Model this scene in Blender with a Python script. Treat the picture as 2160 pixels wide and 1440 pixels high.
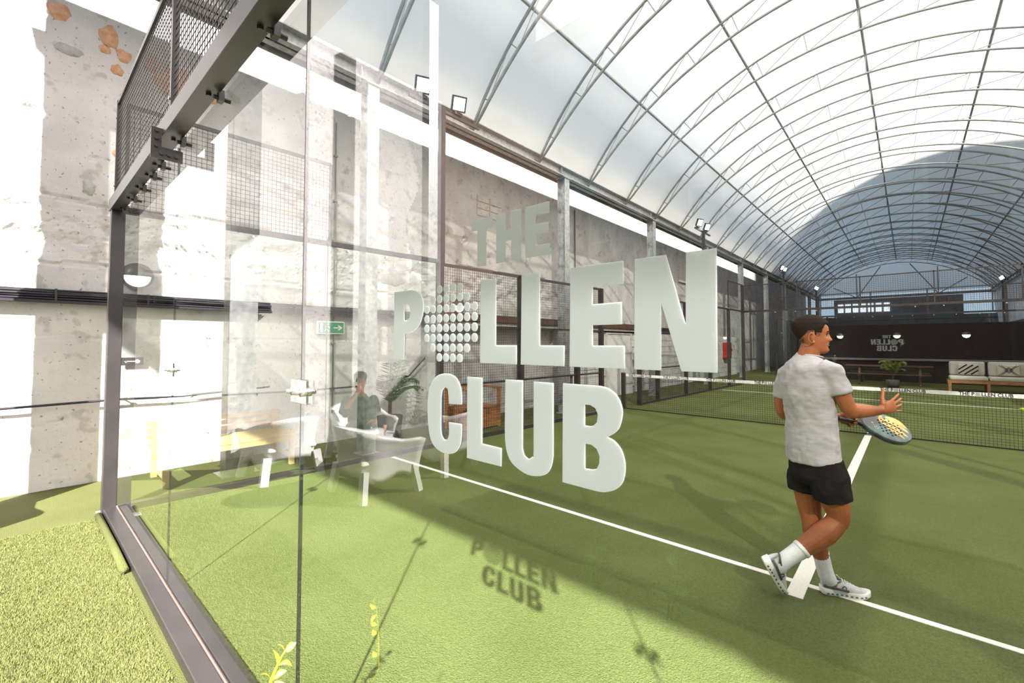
import bpy, bmesh, math, random
import numpy as np
from mathutils import Vector, Matrix, noise
random.seed(7); PI=math.pi
SC=bpy.context.scene; COL=SC.collection
for o in list(bpy.data.objects): bpy.data.objects.remove(o)
# ---------------------------------------------------------------- camera, sky, sun, exposure
TH=math.radians(41.8); PT=math.atan(34/936)
cd=bpy.data.cameras.new('camera'); cam=bpy.data.objects.new('camera',cd); COL.objects.link(cam)
cd.sensor_width=36; cd.lens=36*936/2160; cd.shift_y=-30/2160; cd.clip_start=.02; cd.clip_end=400
cam.location=(0,0,1.7); cam.rotation_euler=(PI/2+PT,0,TH); SC.camera=cam
SUN=Vector((-1.46,1.63,-1.52)).normalized()
W=bpy.data.worlds.new('world'); SC.world=W; W.use_nodes=True
wn=W.node_tree.nodes; wl=W.node_tree.links
bg=wn['Background']; bg.inputs[0].default_value=(.60,.78,1.0,1); bg.inputs[1].default_value=.26   # even bright haze
sd=bpy.data.lights.new('sun','SUN'); sd.energy=9.5; sd.angle=math.radians(.7); sd.color=(1,.955,.92)
so=bpy.data.objects.new('sun',sd); COL.objects.link(so); so.rotation_euler=SUN.to_track_quat('-Z','Y').to_euler(); so.location=(10,-14,20)
SC.view_settings.view_transform='Standard'; SC.view_settings.look='None'; SC.view_settings.gamma=1; SC.view_settings.exposure=1.68
# ---------------------------------------------------------------- materials
def mat(name,c,rough=.6,metal=0,c2=None,ns=8,bump=0,bs=60,spec=.5,detail=4,emit=None,lo=.35,hi=.65,stretch=None):
    m=bpy.data.materials.new(name); m.use_nodes=True; n=m.node_tree.nodes; l=m.node_tree.links; b=n['Principled BSDF']
    b.inputs['Roughness'].default_value=rough; b.inputs['Metallic'].default_value=metal; b.inputs['Specular IOR Level'].default_value=spec
    b.inputs['Base Color'].default_value=(*c,1)
    tc=n.new('ShaderNodeTexCoord'); src=tc.outputs['Object']
    if stretch:
        mp=n.new('ShaderNodeMapping'); mp.inputs['Scale'].default_value=stretch; l.new(src,mp.inputs[0]); src=mp.outputs[0]
    if c2 is None: c2=tuple(min(1,x*.88) for x in c)
    t=n.new('ShaderNodeTexNoise'); t.inputs['Scale'].default_value=ns; t.inputs['Detail'].default_value=detail; l.new(src,t.inputs['Vector'])
    r=n.new('ShaderNodeValToRGB'); r.color_ramp.elements[0].position=lo; r.color_ramp.elements[1].position=hi
    r.color_ramp.elements[0].color=(*c,1); r.color_ramp.elements[1].color=(*c2,1); l.new(t.outputs[0],r.inputs[0]); l.new(r.outputs[0],b.inputs['Base Color'])
    if bump:
        t2=n.new('ShaderNodeTexNoise'); t2.inputs['Scale'].default_value=bs; t2.inputs['Detail'].default_value=5; l.new(src,t2.inputs['Vector'])
        bp=n.new('ShaderNodeBump'); bp.inputs['Strength'].default_value=bump; bp.inputs['Distance'].default_value=.02; l.new(t2.outputs[0],bp.inputs['Height']); l.new(bp.outputs[0],b.inputs['Normal'])
    if emit: b.inputs['Emission Color'].default_value=(*emit[0],1); b.inputs['Emission Strength'].default_value=emit[1]
    return m
def turf_mat(name,c,c2,scale):
    m=mat(name,c,.85,c2=c2,ns=scale,bump=.9,bs=scale*1.3,spec=.15,detail=3,lo=.3,hi=.7)
    n=m.node_tree.nodes; l=m.node_tree.links; b=n['Principled BSDF']
    t=n.new('ShaderNodeTexNoise'); t.inputs['Scale'].default_value=1.1; t.inputs['Detail'].default_value=3
    tc=n.new('ShaderNodeTexCoord'); l.new(tc.outputs['Object'],t.inputs['Vector'])
    mx=n.new('ShaderNodeMix'); mx.data_type='RGBA'; mx.blend_type='MULTIPLY'; mx.inputs[0].default_value=.5
    r=n.new('ShaderNodeValToRGB'); r.color_ramp.elements[0].color=(.72,.74,.6,1); r.color_ramp.elements[1].color=(1.12,1.1,1.15,1); r.color_ramp.elements[0].position=.35; r.color_ramp.elements[1].position=.65
    old=b.inputs['Base Color'].links[0].from_socket
    l.new(t.outputs[0],r.inputs[0]); l.new(old,mx.inputs[6]); l.new(r.outputs[0],mx.inputs[7]); l.new(mx.outputs[2],b.inputs['Base Color'])
    return m
def glass_mat(name,tint,k=1.25):
    m=bpy.data.materials.new(name); m.use_nodes=True; n=m.node_tree.nodes; l=m.node_tree.links; n.clear()
    out=n.new('ShaderNodeOutputMaterial'); tr=n.new('ShaderNodeBsdfTransparent'); tr.inputs[0].default_value=(*tint,1)
    gl=n.new('ShaderNodeBsdfGlossy'); gl.inputs['Roughness'].default_value=.0; gl.inputs[0].default_value=(1,1,1,1)
    fr=n.new('ShaderNodeFresnel'); fr.inputs[0].default_value=1.5; mu=n.new('ShaderNodeMath'); mu.operation='MULTIPLY'; mu.inputs[1].default_value=k; mu.use_clamp=True
    ge=n.new('ShaderNodeNewGeometry'); inv=n.new('ShaderNodeMath'); inv.operation='SUBTRACT'; inv.inputs[0].default_value=1
    l.new(ge.outputs['Backfacing'],inv.inputs[1]); m2=n.new('ShaderNodeMath'); m2.operation='MULTIPLY'
    l.new(fr.outputs[0],mu.inputs[0]); l.new(mu.outputs[0],m2.inputs[0]); l.new(inv.outputs[0],m2.inputs[1])
    mx=n.new('ShaderNodeMixShader'); l.new(m2.outputs[0],mx.inputs[0]); l.new(tr.outputs[0],mx.inputs[1]); l.new(gl.outputs[0],mx.inputs[2]); l.new(mx.outputs[0],out.inputs[0])
    return m
def sheet_mat(name,ct,trans,refl,ft,dmix=.5):
    m=bpy.data.materials.new(name); m.use_nodes=True; n=m.node_tree.nodes; l=m.node_tree.links; n.clear()
    out=n.new('ShaderNodeOutputMaterial'); T=n.new('ShaderNodeBsdfTransparent'); T.inputs[0].default_value=(*ct,1)
    L=n.new('ShaderNodeBsdfTranslucent'); D=n.new('ShaderNodeBsdfDiffuse'); L.inputs[0].default_value=(*trans,1); D.inputs[0].default_value=(*refl,1)
    a=n.new('ShaderNodeMixShader'); a.inputs[0].default_value=dmix; l.new(L.outputs[0],a.inputs[1]); l.new(D.outputs[0],a.inputs[2])
    b=n.new('ShaderNodeMixShader'); b.inputs[0].default_value=ft; l.new(a.outputs[0],b.inputs[1]); l.new(T.outputs[0],b.inputs[2]); l.new(b.outputs[0],out.inputs[0])
    tc=n.new('ShaderNodeTexCoord'); t=n.new('ShaderNodeTexNoise'); t.inputs['Scale'].default_value=.35; t.inputs['Detail'].default_value=5
    r=n.new('ShaderNodeValToRGB'); r.color_ramp.elements[0].color=(*[x*.8 for x in trans],1); r.color_ramp.elements[1].color=(*trans,1)
    l.new(tc.outputs['Object'],t.inputs['Vector']); l.new(t.outputs[0],r.inputs[0]); l.new(r.outputs[0],L.inputs[0])
    return m
M={}
M['turf_out']=turf_mat('turf_bright',(.155,.165,.060),(.095,.11,.029),130)
M['blade']=mat('turf_blades',(.175,.185,.07),.8,c2=(.11,.128,.036),ns=60,spec=.15)
M['turf_court']=turf_mat('turf_court',(.143,.168,.057),(.093,.116,.031),95)
def speckle(m,sc=26,amt=.45,lo=.27,hi=.31):
    n=m.node_tree.nodes; l=m.node_tree.links; b=n['Principled BSDF']; tc=n.new('ShaderNodeTexCoord'); t=n.new('ShaderNodeTexNoise'); t.inputs['Scale'].default_value=sc; t.inputs['Detail'].default_value=2
    l.new(tc.outputs['Object'],t.inputs['Vector']); r=n.new('ShaderNodeValToRGB'); r.color_ramp.elements[0].position=lo; r.color_ramp.elements[1].position=hi; r.color_ramp.elements[0].color=(amt,amt,amt*.97,1); r.color_ramp.elements[1].color=(1,1,1,1)
    l.new(t.outputs[0],r.inputs[0]); mx=n.new('ShaderNodeMix'); mx.data_type='RGBA'; mx.blend_type='MULTIPLY'; mx.inputs[0].default_value=1; old=b.inputs['Base Color'].links[0].from_socket
    l.new(old,mx.inputs[6]); l.new(r.outputs[0],mx.inputs[7]); l.new(mx.outputs[2],b.inputs['Base Color'])
M['line']=mat('line_white',(.86,.84,.78),.85,c2=(.7,.69,.62),ns=120,bump=.4,bs=150)
M['plaster']=mat('plaster_wall',(.68,.65,.64),.85,c2=(.57,.545,.535),ns=1.6,bump=.5,bs=18,spec=.25,detail=8)
M['plaster3']=mat('grey_concrete',(.47,.455,.44),.85,c2=(.37,.355,.345),ns=1.9,bump=.5,bs=20,spec=.25,detail=9)
M['plaster2']=mat('plaster_patch',(.52,.50,.475),.9,c2=(.4,.385,.36),ns=9,bump=.8,bs=40,spec=.2)
M['terra']=mat('exposed_brick',(.62,.30,.16),.9,c2=(.72,.45,.30),ns=14,bump=.5,bs=50)
M['block']=mat('painted_block',(.58,.575,.56),.8,c2=(.47,.465,.45),ns=3,bump=.3,bs=60)
M['black']=mat('black_steel',(.021,.018,.018),.38,c2=(.028,.024,.024),ns=5,spec=.6)
M['blackmat']=mat('black_cable',(.02,.018,.024),.5)
M['galv']=mat('galvanised_steel',(.50,.51,.51),.42,.55,c2=(.34,.35,.36),ns=14,detail=6)
M['truss']=mat('truss_tube',(.33,.34,.32),.45,.5,c2=(.26,.27,.27),ns=8)
M['dgalv']=mat('dark_beam',(.20,.20,.19),.5,.4,c2=(.30,.30,.29),ns=3)
M['glass']=glass_mat('toughened_glass',(.955,.975,.96))
M['glass_far']=glass_mat('far_glass',(.96,.975,.965),.55)
M['edge']=mat('glass_edge_seal',(.01,.012,.012),.4)
M['membrane']=sheet_mat('roof_membrane',(1,.99,.95),(.97,.92,.90),(.93,.90,.89),.105)
M['film']=sheet_mat('frosted_film',(.9,.9,.9),(.80,.83,.82),(.22,.24,.235),.20,.12)
M['wood']=mat('varnished_wood',(.42,.19,.07),.5,c2=(.25,.10,.035),ns=5,stretch=(1,1,8))
M['wood_b']=mat('oiled_bench_wood',(.60,.40,.20),.5,c2=(.48,.30,.14),ns=5,stretch=(8,1,1))
M['wood_d']=mat('brown_fascia_wood',(.10,.045,.03),.6,c2=(.06,.028,.02),ns=5)
M['lamp']=mat('lamp_glow',(1,1,1),.5,emit=((1,.88,.66),5))
M['lamp_s']=mat('wall_lamp_glow',(1,1,1),.5,emit=((1,.9,.75),3.0))
M['net']=mat('net_cord',(.012,.012,.012),.8,spec=.1)
M['tape']=mat('net_tape',(.85,.83,.80),.8,c2=(.7,.69,.67),ns=12,bump=.4,bs=30)
M['white']=mat('white_plastic',(.80,.79,.77),.4)
M['red']=mat('red_box',(.42,.02,.015),.45)
M['green']=mat('sign_green',(.03,.28,.14),.5)
M['dark']=mat('dark_cladding',(.014,.014,.015),.6,spec=.12,c2=(.010,.010,.011),ns=3,stretch=(1,1,.2))
M['greywall']=mat('grey_cladding',(.20,.20,.21),.7,c2=(.15,.15,.16),ns=3)
M['brick']=mat('far_brick',(.20,.10,.065),.9,c2=(.15,.075,.05),ns=18)
M['wallback']=mat('grey_render',(.36,.35,.34),.9,c2=(.30,.29,.285),ns=2)
M['pane']=mat('window_pane',(.30,.38,.48),.1,spec=.8)
M['leaf']=mat('palm_leaf',(.06,.13,.03),.5,c2=(.035,.08,.02),ns=10)
M['leaf_y']=mat('young_leaf',(.50,.46,.02),.4,c2=(.36,.40,.02),ns=20)
M['leaf_s']=mat('shrub_leaf',(.16,.17,.03),.5,c2=(.09,.13,.02),ns=10)
M['pot']=mat('pot',(.10,.10,.10),.6)
M['steel']=mat('clamp_steel',(.62,.62,.6),.25,.9)
M['clear']=glass_mat('clear_plate',(.9,.9,.88),2.5)
M['cushion']=mat('cushion_cream',(.55,.51,.44),.9)
M['ball']=mat('tennis_yellow',(.55,.75,.05),.8)
for q_ in ('plaster','plaster3'): speckle(M[q_],24,.5,.30,.335); speckle(M[q_],5,.78,.33,.40)
# ---------------------------------------------------------------- mesh helpers
class MB:
    def __init__(s): s.v=[]; s.f=[]; s.mi=[]
    def add(s,vs,fs,mi=0):
        o=len(s.v); s.v+= [tuple(v) for v in vs]; s.f+=[tuple(i+o for i in f) for f in fs]; s.mi+=[mi]*len(fs)
    def box(s,a,b,mi=0):
        x0,y0,z0=[min(a[i],b[i]) for i in range(3)]; x1,y1,z1=[max(a[i],b[i]) for i in range(3)]
        s.add([(x0,y0,z0),(x1,y0,z0),(x1,y1,z0),(x0,y1,z0),(x0,y0,z1),(x1,y0,z1),(x1,y1,z1),(x0,y1,z1)],
              [(0,3,2,1),(4,5,6,7),(0,1,5,4),(1,2,6,5),(2,3,7,6),(3,0,4,7)],mi)
    def bar(s,p,q,w,h,up=(0,0,1),mi=0):      # rectangular bar from p to q, w across, h along up
        p=Vector(p);q=Vector(q);t=(q-p).normalized();u=Vector(up)
        sd=t.cross(u)
        if sd.length<1e-4: sd=t.cross(Vector((1,0,0)))
        sd.normalize(); u=sd.cross(t).normalized(); a=sd*w/2; b=u*h/2
        s.add([p-a-b,p+a-b,p+a+b,p-a+b,q-a-b,q+a-b,q+a+b,q-a+b],[(0,3,2,1),(4,5,6,7),(0,1,5,4),(1,2,6,5),(2,3,7,6),(3,0,4,7)],mi)
    def tube(s,pts,r,seg=8,mi=0,flat=True,ref=None,rnd=0):
        # r: number, list of numbers, or list of (a along ref, b across)
        pts=[Vector(p) for p in pts]; n=len(pts)
        rs=[r]*n if not isinstance(r,(list,tuple)) else list(r)
        rs=[(q,q) if not isinstance(q,(list,tuple)) else q for q in rs]
        if rnd:                                # rounded ends
            t0=(pts[0]-pts[1]).normalized(); t1=(pts[-1]-pts[-2]).normalized(); P=[];RR=[]
            for a in (1,.85,.5): k=math.sqrt(max(0,1-a*a)); P.append(pts[0]+t0*a*min(rs[0])*rnd); RR.append((rs[0][0]*max(k,.08),rs[0][1]*max(k,.08)))
            Q=[];SS=[]
            for a in (.5,.85,1): k=math.sqrt(max(0,1-a*a)); Q.append(pts[-1]+t1*a*min(rs[-1])*rnd); SS.append((rs[-1][0]*max(k,.08),rs[-1][1]*max(k,.08)))
            pts=P+pts+Q; rs=RR+rs+SS; n=len(pts)
        vs=[]; prev=None
        for i,p in enumerate(pts):
            t=(pts[min(i+1,n-1)]-pts[max(i-1,0)]).normalized()
            if ref is not None: rv=Vector(ref)
            elif prev is not None: rv=prev
            else: rv=Vector((0,0,1)) if abs(t.z)<.9 else Vector((1,0,0))
            a=(rv-t*rv.dot(t)); a=a.normalized() if a.length>1e-5 else t.orthogonal().normalized()
            prev=a; b=t.cross(a)
            for k in range(seg):
                c=2*PI*k/seg; vs.append(p+a*math.cos(c)*rs[i][0]+b*math.sin(c)*rs[i][1])
        fs=[(i*seg+k,i*seg+(k+1)%seg,(i+1)*seg+(k+1)%seg,(i+1)*seg+k) for i in range(n-1) for k in range(seg)]
        fs+=[tuple(range(seg-1,-1,-1)),tuple((n-1)*seg+k for k in range(seg))]
        s.add(vs,fs,mi)
    def ell(s,c,r,axes=None,nu=14,nv=9,mi=0):
        c=Vector(c); ax=axes or (Vector((1,0,0)),Vector((0,1,0)),Vector((0,0,1)))
        vs=[];fs=[]
        for j in range(nv+1):
            ph=PI*j/nv
            for i in range(nu):
                th=2*PI*i/nu; vs.append(c+ax[0]*r[0]*math.sin(ph)*math.cos(th)+ax[1]*r[1]*math.sin(ph)*math.sin(th)+ax[2]*r[2]*math.cos(ph))
        for j in range(nv):
            for i in range(nu):
                a=j*nu+i;b=j*nu+(i+1)%nu; fs.append((a,a+nu,b+nu,b))
        s.add(vs,fs,mi)
    def build(s,name,m,parent=None,smooth=False,label=None,kind=None,weld=False):
        me=bpy.data.meshes.new(name); off=Vector((0,0,0))
        if parent is not None:
            q=parent
            while q is not None: off+=q.location; q=q.parent
        me.from_pydata([tuple(Vector(v)-off) for v in s.v],[],s.f)
        if not isinstance(m,(list,tuple)): m=[m]
        for x in m: me.materials.append(x)
        if len(m)>1: me.polygons.foreach_set('material_index',s.mi)
        if weld:
            bm=bmesh.new(); bm.from_mesh(me); bmesh.ops.remove_doubles(bm,verts=bm.verts,dist=1e-4); bmesh.ops.recalc_face_normals(bm,faces=bm.faces); bm.to_mesh(me); bm.free()
        if smooth: me.polygons.foreach_set('use_smooth',[True]*len(me.polygons))
        me.update(); o=bpy.data.objects.new(name,me); COL.objects.link(o)
        if parent is not None: o.parent=parent
        if label: o['label']=label
        if kind: o['kind']=kind
        return o
def bevel(o,w=.006,seg=2):
    b=o.modifiers.new('b','BEVEL'); b.width=w; b.segments=seg; b.limit_method='ANGLE'; return o
def thing(name,label,cat,loc=(0,0,0),group=None):
    o=bpy.data.objects.new(name,None); COL.objects.link(o); o.location=loc; o['label']=label; o['category']=cat; o.empty_display_size=.1
    if group: o['group']=group
    return o
def tag(o,label,cat,group=None):
    o['label']=label; o['category']=cat
    if group: o['group']=group
    return o
def dup(root,loc,rotz=0,label=None):
    def cp(o,par):
        c=o.copy(); COL.objects.link(c)
        if par: c.parent=par
        for ch in o.children: cp(ch,c)
        return c
    r=cp(root,None); r.location=loc; r.rotation_euler=(0,0,rotz)
    if label: r['label']=label
    return r
def struct(mb,name,m,label=None,smooth=False): return mb.build(name,m,None,smooth,label,'structure')
def ordn(i): return ['first','second','third','fourth','fifth','sixth','seventh','eighth','ninth','tenth','eleventh','twelfth','thirteenth','fourteenth','fifteenth','sixteenth','seventeenth','eighteenth','nineteenth','twentieth','twenty-first','twenty-second','twenty-third','twenty-fourth','twenty-fifth','twenty-sixth','twenty-seventh'][i]
def mesh_grid(mb,o,u,v,nu,nv,r):   # welded wire mesh: o corner, u,v vectors
    o=Vector(o);u=Vector(u);v=Vector(v);n=u.cross(v).normalized()
    for i in range(1,nu): a=o+u*(i/nu); mb.bar(a,a+v,r,r,n)
    for j in range(1,nv): a=o+v*(j/nv)+n*r*.8; mb.bar(a,a+u,r,r,n)
GLYPHS={
'T':[[(-0.772,1.991),(-0.701,1.99),(-0.701,1.966),(-0.722,1.966),(-0.723,1.879),(-0.751,1.88),(-0.751,1.966),(-0.771,1.966)]],
'H':[[(-0.69,1.99),(-0.661,1.991),(-0.661,1.95),(-0.644,1.95),(-0.644,1.991),(-0.616,1.99),(-0.616,1.881),(-0.644,1.881),(-0.644,1.926),(-0.662,1.926),(-0.662,1.881),(-0.69,1.88)]],
'E':[[(-0.604,1.99),(-0.54,1.99),(-0.54,1.966),(-0.576,1.968),(-0.576,1.949),(-0.542,1.948),(-0.543,1.926),(-0.576,1.926),(-0.576,1.904),(-0.539,1.904),(-0.539,1.881),(-0.604,1.881)]],
'P':[[(-1.093,1.846),(-1.009,1.846),(-0.979,1.837),(-0.963,1.823),(-0.956,1.803),(-0.959,1.78),(-0.967,1.76),(-0.984,1.742),(-1.011,1.73),(-1.042,1.727),(-1.043,1.655),(-1.092,1.654)],[(-1.044,1.811),(-1.031,1.809),(-1.019,1.801),(-1.015,1.783),(-1.019,1.77),(-1.028,1.764),(-1.043,1.764)]],
'L1':[[(-0.74,1.847),(-0.69,1.846),(-0.691,1.696),(-0.629,1.696),(-0.629,1.655),(-0.741,1.655)]],
'L2':[[(-0.614,1.847),(-0.565,1.847),(-0.565,1.696),(-0.504,1.696),(-0.505,1.655),(-0.617,1.655)]],
'E2':[[(-0.489,1.847),(-0.376,1.847),(-0.376,1.806),(-0.439,1.807),(-0.44,1.773),(-0.38,1.774),(-0.38,1.734),(-0.44,1.734),(-0.44,1.696),(-0.375,1.696),(-0.375,1.655),(-0.492,1.655)]],
'N':[[(-0.354,1.847),(-0.298,1.847),(-0.267,1.73),(-0.265,1.847),(-0.218,1.847),(-0.22,1.655),(-0.275,1.655),(-0.308,1.77),(-0.309,1.655),(-0.357,1.655)]],
'C':[[(-0.804,1.553),(-0.805,1.584),(-0.814,1.606),(-0.833,1.621),(-0.865,1.625),(-0.899,1.617),(-0.924,1.594),(-0.935,1.557),(-0.935,1.507),(-0.926,1.462),(-0.908,1.439),(-0.877,1.428),(-0.846,1.429),(-0.822,1.44),(-0.808,1.459),(-0.804,1.478),(-0.803,1.507),(-0.851,1.506),(-0.85,1.475),(-0.858,1.462),(-0.868,1.461),(-0.878,1.471),(-0.881,1.493),(-0.881,1.564),(-0.877,1.582),(-0.867,1.591),(-0.857,1.588),(-0.853,1.573),(-0.851,1.551)]],
'L3':[[(-0.784,1.621),(-0.734,1.621),(-0.734,1.471),(-0.673,1.47),(-0.674,1.43),(-0.785,1.43)]],
'U':[[(-0.661,1.621),(-0.611,1.622),(-0.612,1.48),(-0.607,1.466),(-0.596,1.46),(-0.586,1.466),(-0.582,1.478),(-0.582,1.621),(-0.531,1.621),(-0.532,1.476),(-0.537,1.455),(-0.548,1.439),(-0.568,1.43),(-0.598,1.427),(-0.629,1.436),(-0.649,1.45),(-0.66,1.476),(-0.663,1.52)]],
'B':[[(-0.508,1.622),(-0.424,1.622),(-0.408,1.619),(-0.392,1.609),(-0.382,1.592),(-0.38,1.574),(-0.386,1.552),(-0.396,1.54),(-0.41,1.531),(-0.396,1.526),(-0.383,1.513),(-0.376,1.493),(-0.376,1.474),(-0.381,1.456),(-0.393,1.442),(-0.411,1.433),(-0.434,1.429),(-0.51,1.43)],[(-0.458,1.585),(-0.446,1.585),(-0.435,1.58),(-0.43,1.569),(-0.432,1.555),(-0.439,1.548),(-0.446,1.546),(-0.458,1.546)],[(-0.458,1.512),(-0.444,1.512),(-0.433,1.506),(-0.427,1.494),(-0.428,1.48),(-0.433,1.47),(-0.442,1.467),(-0.458,1.466)]],
}
# ================================================================ SETTING
b=MB(); b.box((-9,-9,-.2),(14,56,-.02)); struct(b,'ground_slab',M['greywall'])
b=MB(); b.box((-7.5,-7.5,-.02),(6.5,52,0)); struct(b,'floor',M['turf_out'],'bright green artificial turf around the courts')
XL=lambda Y:-6.0+.040*(Y-.72)         # left side of the court
def court(y0,y1,lab):
    b=MB(); b.add([(XL(y0) if y0<20 else -5.3,y0,.004),(4.6,y0,.004),(4.6,y1,.004),(XL(y1) if y1<21 else -5.3,y1,.004),(XL(y0) if y0<20 else -5.3,y0,-.01),(4.6,y0,-.01),(4.6,y1,-.01),(XL(y1) if y1<21 else -5.3,y1,-.01)],[(0,1,2,3),(0,4,5,1),(1,5,6,2),(2,6,7,3),(3,7,4,0)])
    o=b.build('floor_court',M['turf_court'],None,False,lab,'structure'); return o
C1=court(.80,20.45,'olive green artificial turf of the near padel court')
C2=court(27.05,46.9,'olive green turf of the far padel court')
def line(p,q,w,z=.006):
    b=MB(); b.bar((*p,z),(*q,z),w,.004); return b.build('court_line',M['line'],C1,label=None)
line((-5.78,3.80),(4.5,3.70),.052)['label']='white service line in front of the near glass wall'
line((-.615,3.52),(-.60,10.50),.10,.0075)['label']='white centre line running to the net'
line((-5.1,17.2),(4.5,17.2),.052)['label']='white service line beyond the net'
line((-.60,10.6),(-.60,17.3),.06)['label']='white centre line beyond the net'
# turf pile near the camera (outside the glass and just inside)
rng=np.random.default_rng(3)
def pile(name,x0,x1,y0,y1,n,h,m,z0,lab):
    xy=np.stack([rng.uniform(x0,x1,n),rng.uniform(y0,y1,n)],1); a=rng.uniform(0,2*PI,n); w=rng.uniform(.0012,.0028,n); hh=h*rng.uniform(.5,1.3,n)
    l=rng.normal(0,h*.45,(n,2)); V=np.zeros((n,3,3))
    V[:,0,:2]=xy+np.stack([np.cos(a)*w,np.sin(a)*w],1); V[:,1,:2]=xy-np.stack([np.cos(a)*w,np.sin(a)*w],1); V[:,2,:2]=xy+l
    V[:,0,2]=z0;V[:,1,2]=z0;V[:,2,2]=z0+hh
    me=bpy.data.meshes.new(name); me.vertices.add(3*n); me.vertices.foreach_set('co',V.reshape(-1)); me.loops.add(3*n); me.loops.foreach_set('vertex_index',np.arange(3*n,dtype=np.int32))
    me.polygons.add(n); me.polygons.foreach_set('loop_start',np.arange(n,dtype=np.int32)*3); me.update(calc_edges=True); me.materials.append(m)
    o=bpy.data.objects.new(name,me); COL.objects.link(o); o['kind']='stuff'; o['label']=lab; o['category']='grass'
pile('turf_pile',-5.9,-1.9,-.2,.58,190000,.014,M['blade'],0,'bright yellow green turf pile in front of the black base rail')
# ---------------- left wall with rough broken plaster band
def wall_left():
    y0,y1,z1=-.8,10.4,7.0; dy=.035; ny=int((y1-y0)/dy); nz=int(z1/dy)
    vs=[];fs=[]
    N=noise.noise; F=noise.fractal
    for i in range(ny+1):
        y=y0+(y1-y0)*i/ny
        for j in range(nz+1):
            z=z1*j/nz; p=Vector((y*1.0,z*1.6,0))
            d=.004*N(p*3)
            bz=3.05+.12*N(Vector((y*.6,0,3))); g=math.exp(-((z-bz)/.34)**2)
            f=F(Vector((y*2.4,z*4.0,1)),1.0,2.1,5)
            d+=g*(.085*f-.02)
            g2=math.exp(-((y-3.25-.15*N(Vector((z*.9,5,0))))/.2)**2)*(1 if z>2.4 else .4)
            d+=g2*(.08*F(Vector((y*5,z*3,7)),1.0,2.1,5)-.01)
            k=N(Vector((y*4.2,z*6,9)))
            if k>.52: d-= (k-.52)*.16*(1.0 if 1.5<z<5 else .5)
            for cz,am in ((2.62,.02),(3.42,.024),(1.75,.006)):    # board joints
                zz=cz+.05*N(Vector((y*1.3,cz,2)))
                if 0<z-zz<.05: d-=am
                elif -.06<zz-z<0: d+=0
            vs.append((-7.5+d,y,z))
    for i in range(ny):
        for j in range(nz):
            a=i*(nz+1)+j; fs.append((a,a+nz+1,a+nz+2,a+1))
    b=MB(); b.add(vs,fs); kk=int(6.0/dy); b.mi=[1 if (q//nz)*dy+y0>5.2+.8*N(Vector((0,(q%nz)*dy*.7,4))) else 0 for q in range(len(fs))]; b.box((-7.8,y1,0),(-7.5,52,z1),1); b.box((-7.8,y0,0),(-7.56,y1,z1))
    return struct(b,'wall_left',[M['plaster'],M['plaster3']],'rough white plastered concrete wall along the left')
WL=wall_left()
for y_a,y_b,m_ in ((-1.74,-.8,'wallback'),(-4.65,-1.74,'plaster'),(-9,-4.65,'brick')):
    b=MB(); b.box((-7.8,y_a,0),(-7.52,y_b,7.0)); struct(b,'wall_behind',M[m_],'wall continuing behind the camera')
def blob(mb,cy,cz,r,x=-7.493,n=18,asp=1.2,seed=0,th=.012):
    pts=[]
    for k in range(n):
        a=2*PI*k/n; q=r*(1+.38*noise.noise(Vector((math.cos(a)*1.6+seed,math.sin(a)*1.6,seed*.7)))+.12*noise.noise(Vector((math.cos(a)*5,math.sin(a)*5,seed))))
        pts.append((x,cy+q*math.cos(a),cz+q*asp*math.sin(a)))
    o=[(p[0]-th*2,cy+(p[1]-cy)*1.12,cz+(p[2]-cz)*1.12) for p in pts]
    mb.add(pts+o+[(x,cy,cz)],[(k,(k+1)%n,2*n) for k in range(n)]+[(k,n+k,n+(k+1)%n,(k+1)%n) for k in range(n)])
for i,(cy,cz,r,a) in enumerate([(.70,5.60,.10,1.3),(.84,5.42,.07,1.2),(.66,5.42,.05,1.0),(.77,5.21,.06,1.3),(1.12,5.45,.09,1.2),(.24,5.68,.11,.9),(.80,4.13,.045,1.1),(1.36,5.28,.20,1.2),(1.62,5.25,.12,1.3),(1.82,5.3,.08,1.3)]):
    b=MB(); blob(b,cy,cz,r,seed=i*3.1,asp=a); b.build('exposed_patch',M['terra'],WL,True,label='terracotta patch where the plaster has peeled' if i==0 else None)
for i,(cy,cz,r,a) in enumerate([(.33,5.25,.12,.5),(1.0,3.75,.10,.9),(.55,3.62,.06,1.5),(4.9,2.95,.25,.5),(8.3,2.6,.5,.45),(6.6,2.75,.35,.5),(9.6,2.65,.5,.4)]):
    b=MB(); blob(b,cy,cz,r,seed=i*5.3+2,asp=a); b.build('plaster_scar',M['plaster2'],WL,True)
# vent grille blocks high on the wall
for i in range(2):
    for j in range(3):
        b=MB(); b.box((-7.5,7.15+i*.42,4.72+j*.17),(-7.482,7.55+i*.42,4.87+j*.17)); bevel(b.build('vent_brick',M['plaster2'],WL),.004)
# far part of wall
b=MB(); b.box((-7.5,19.3,4.4),(-7.42,20.4,5.7)); b.build('render_repair',M['plaster2'],WL)
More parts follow.
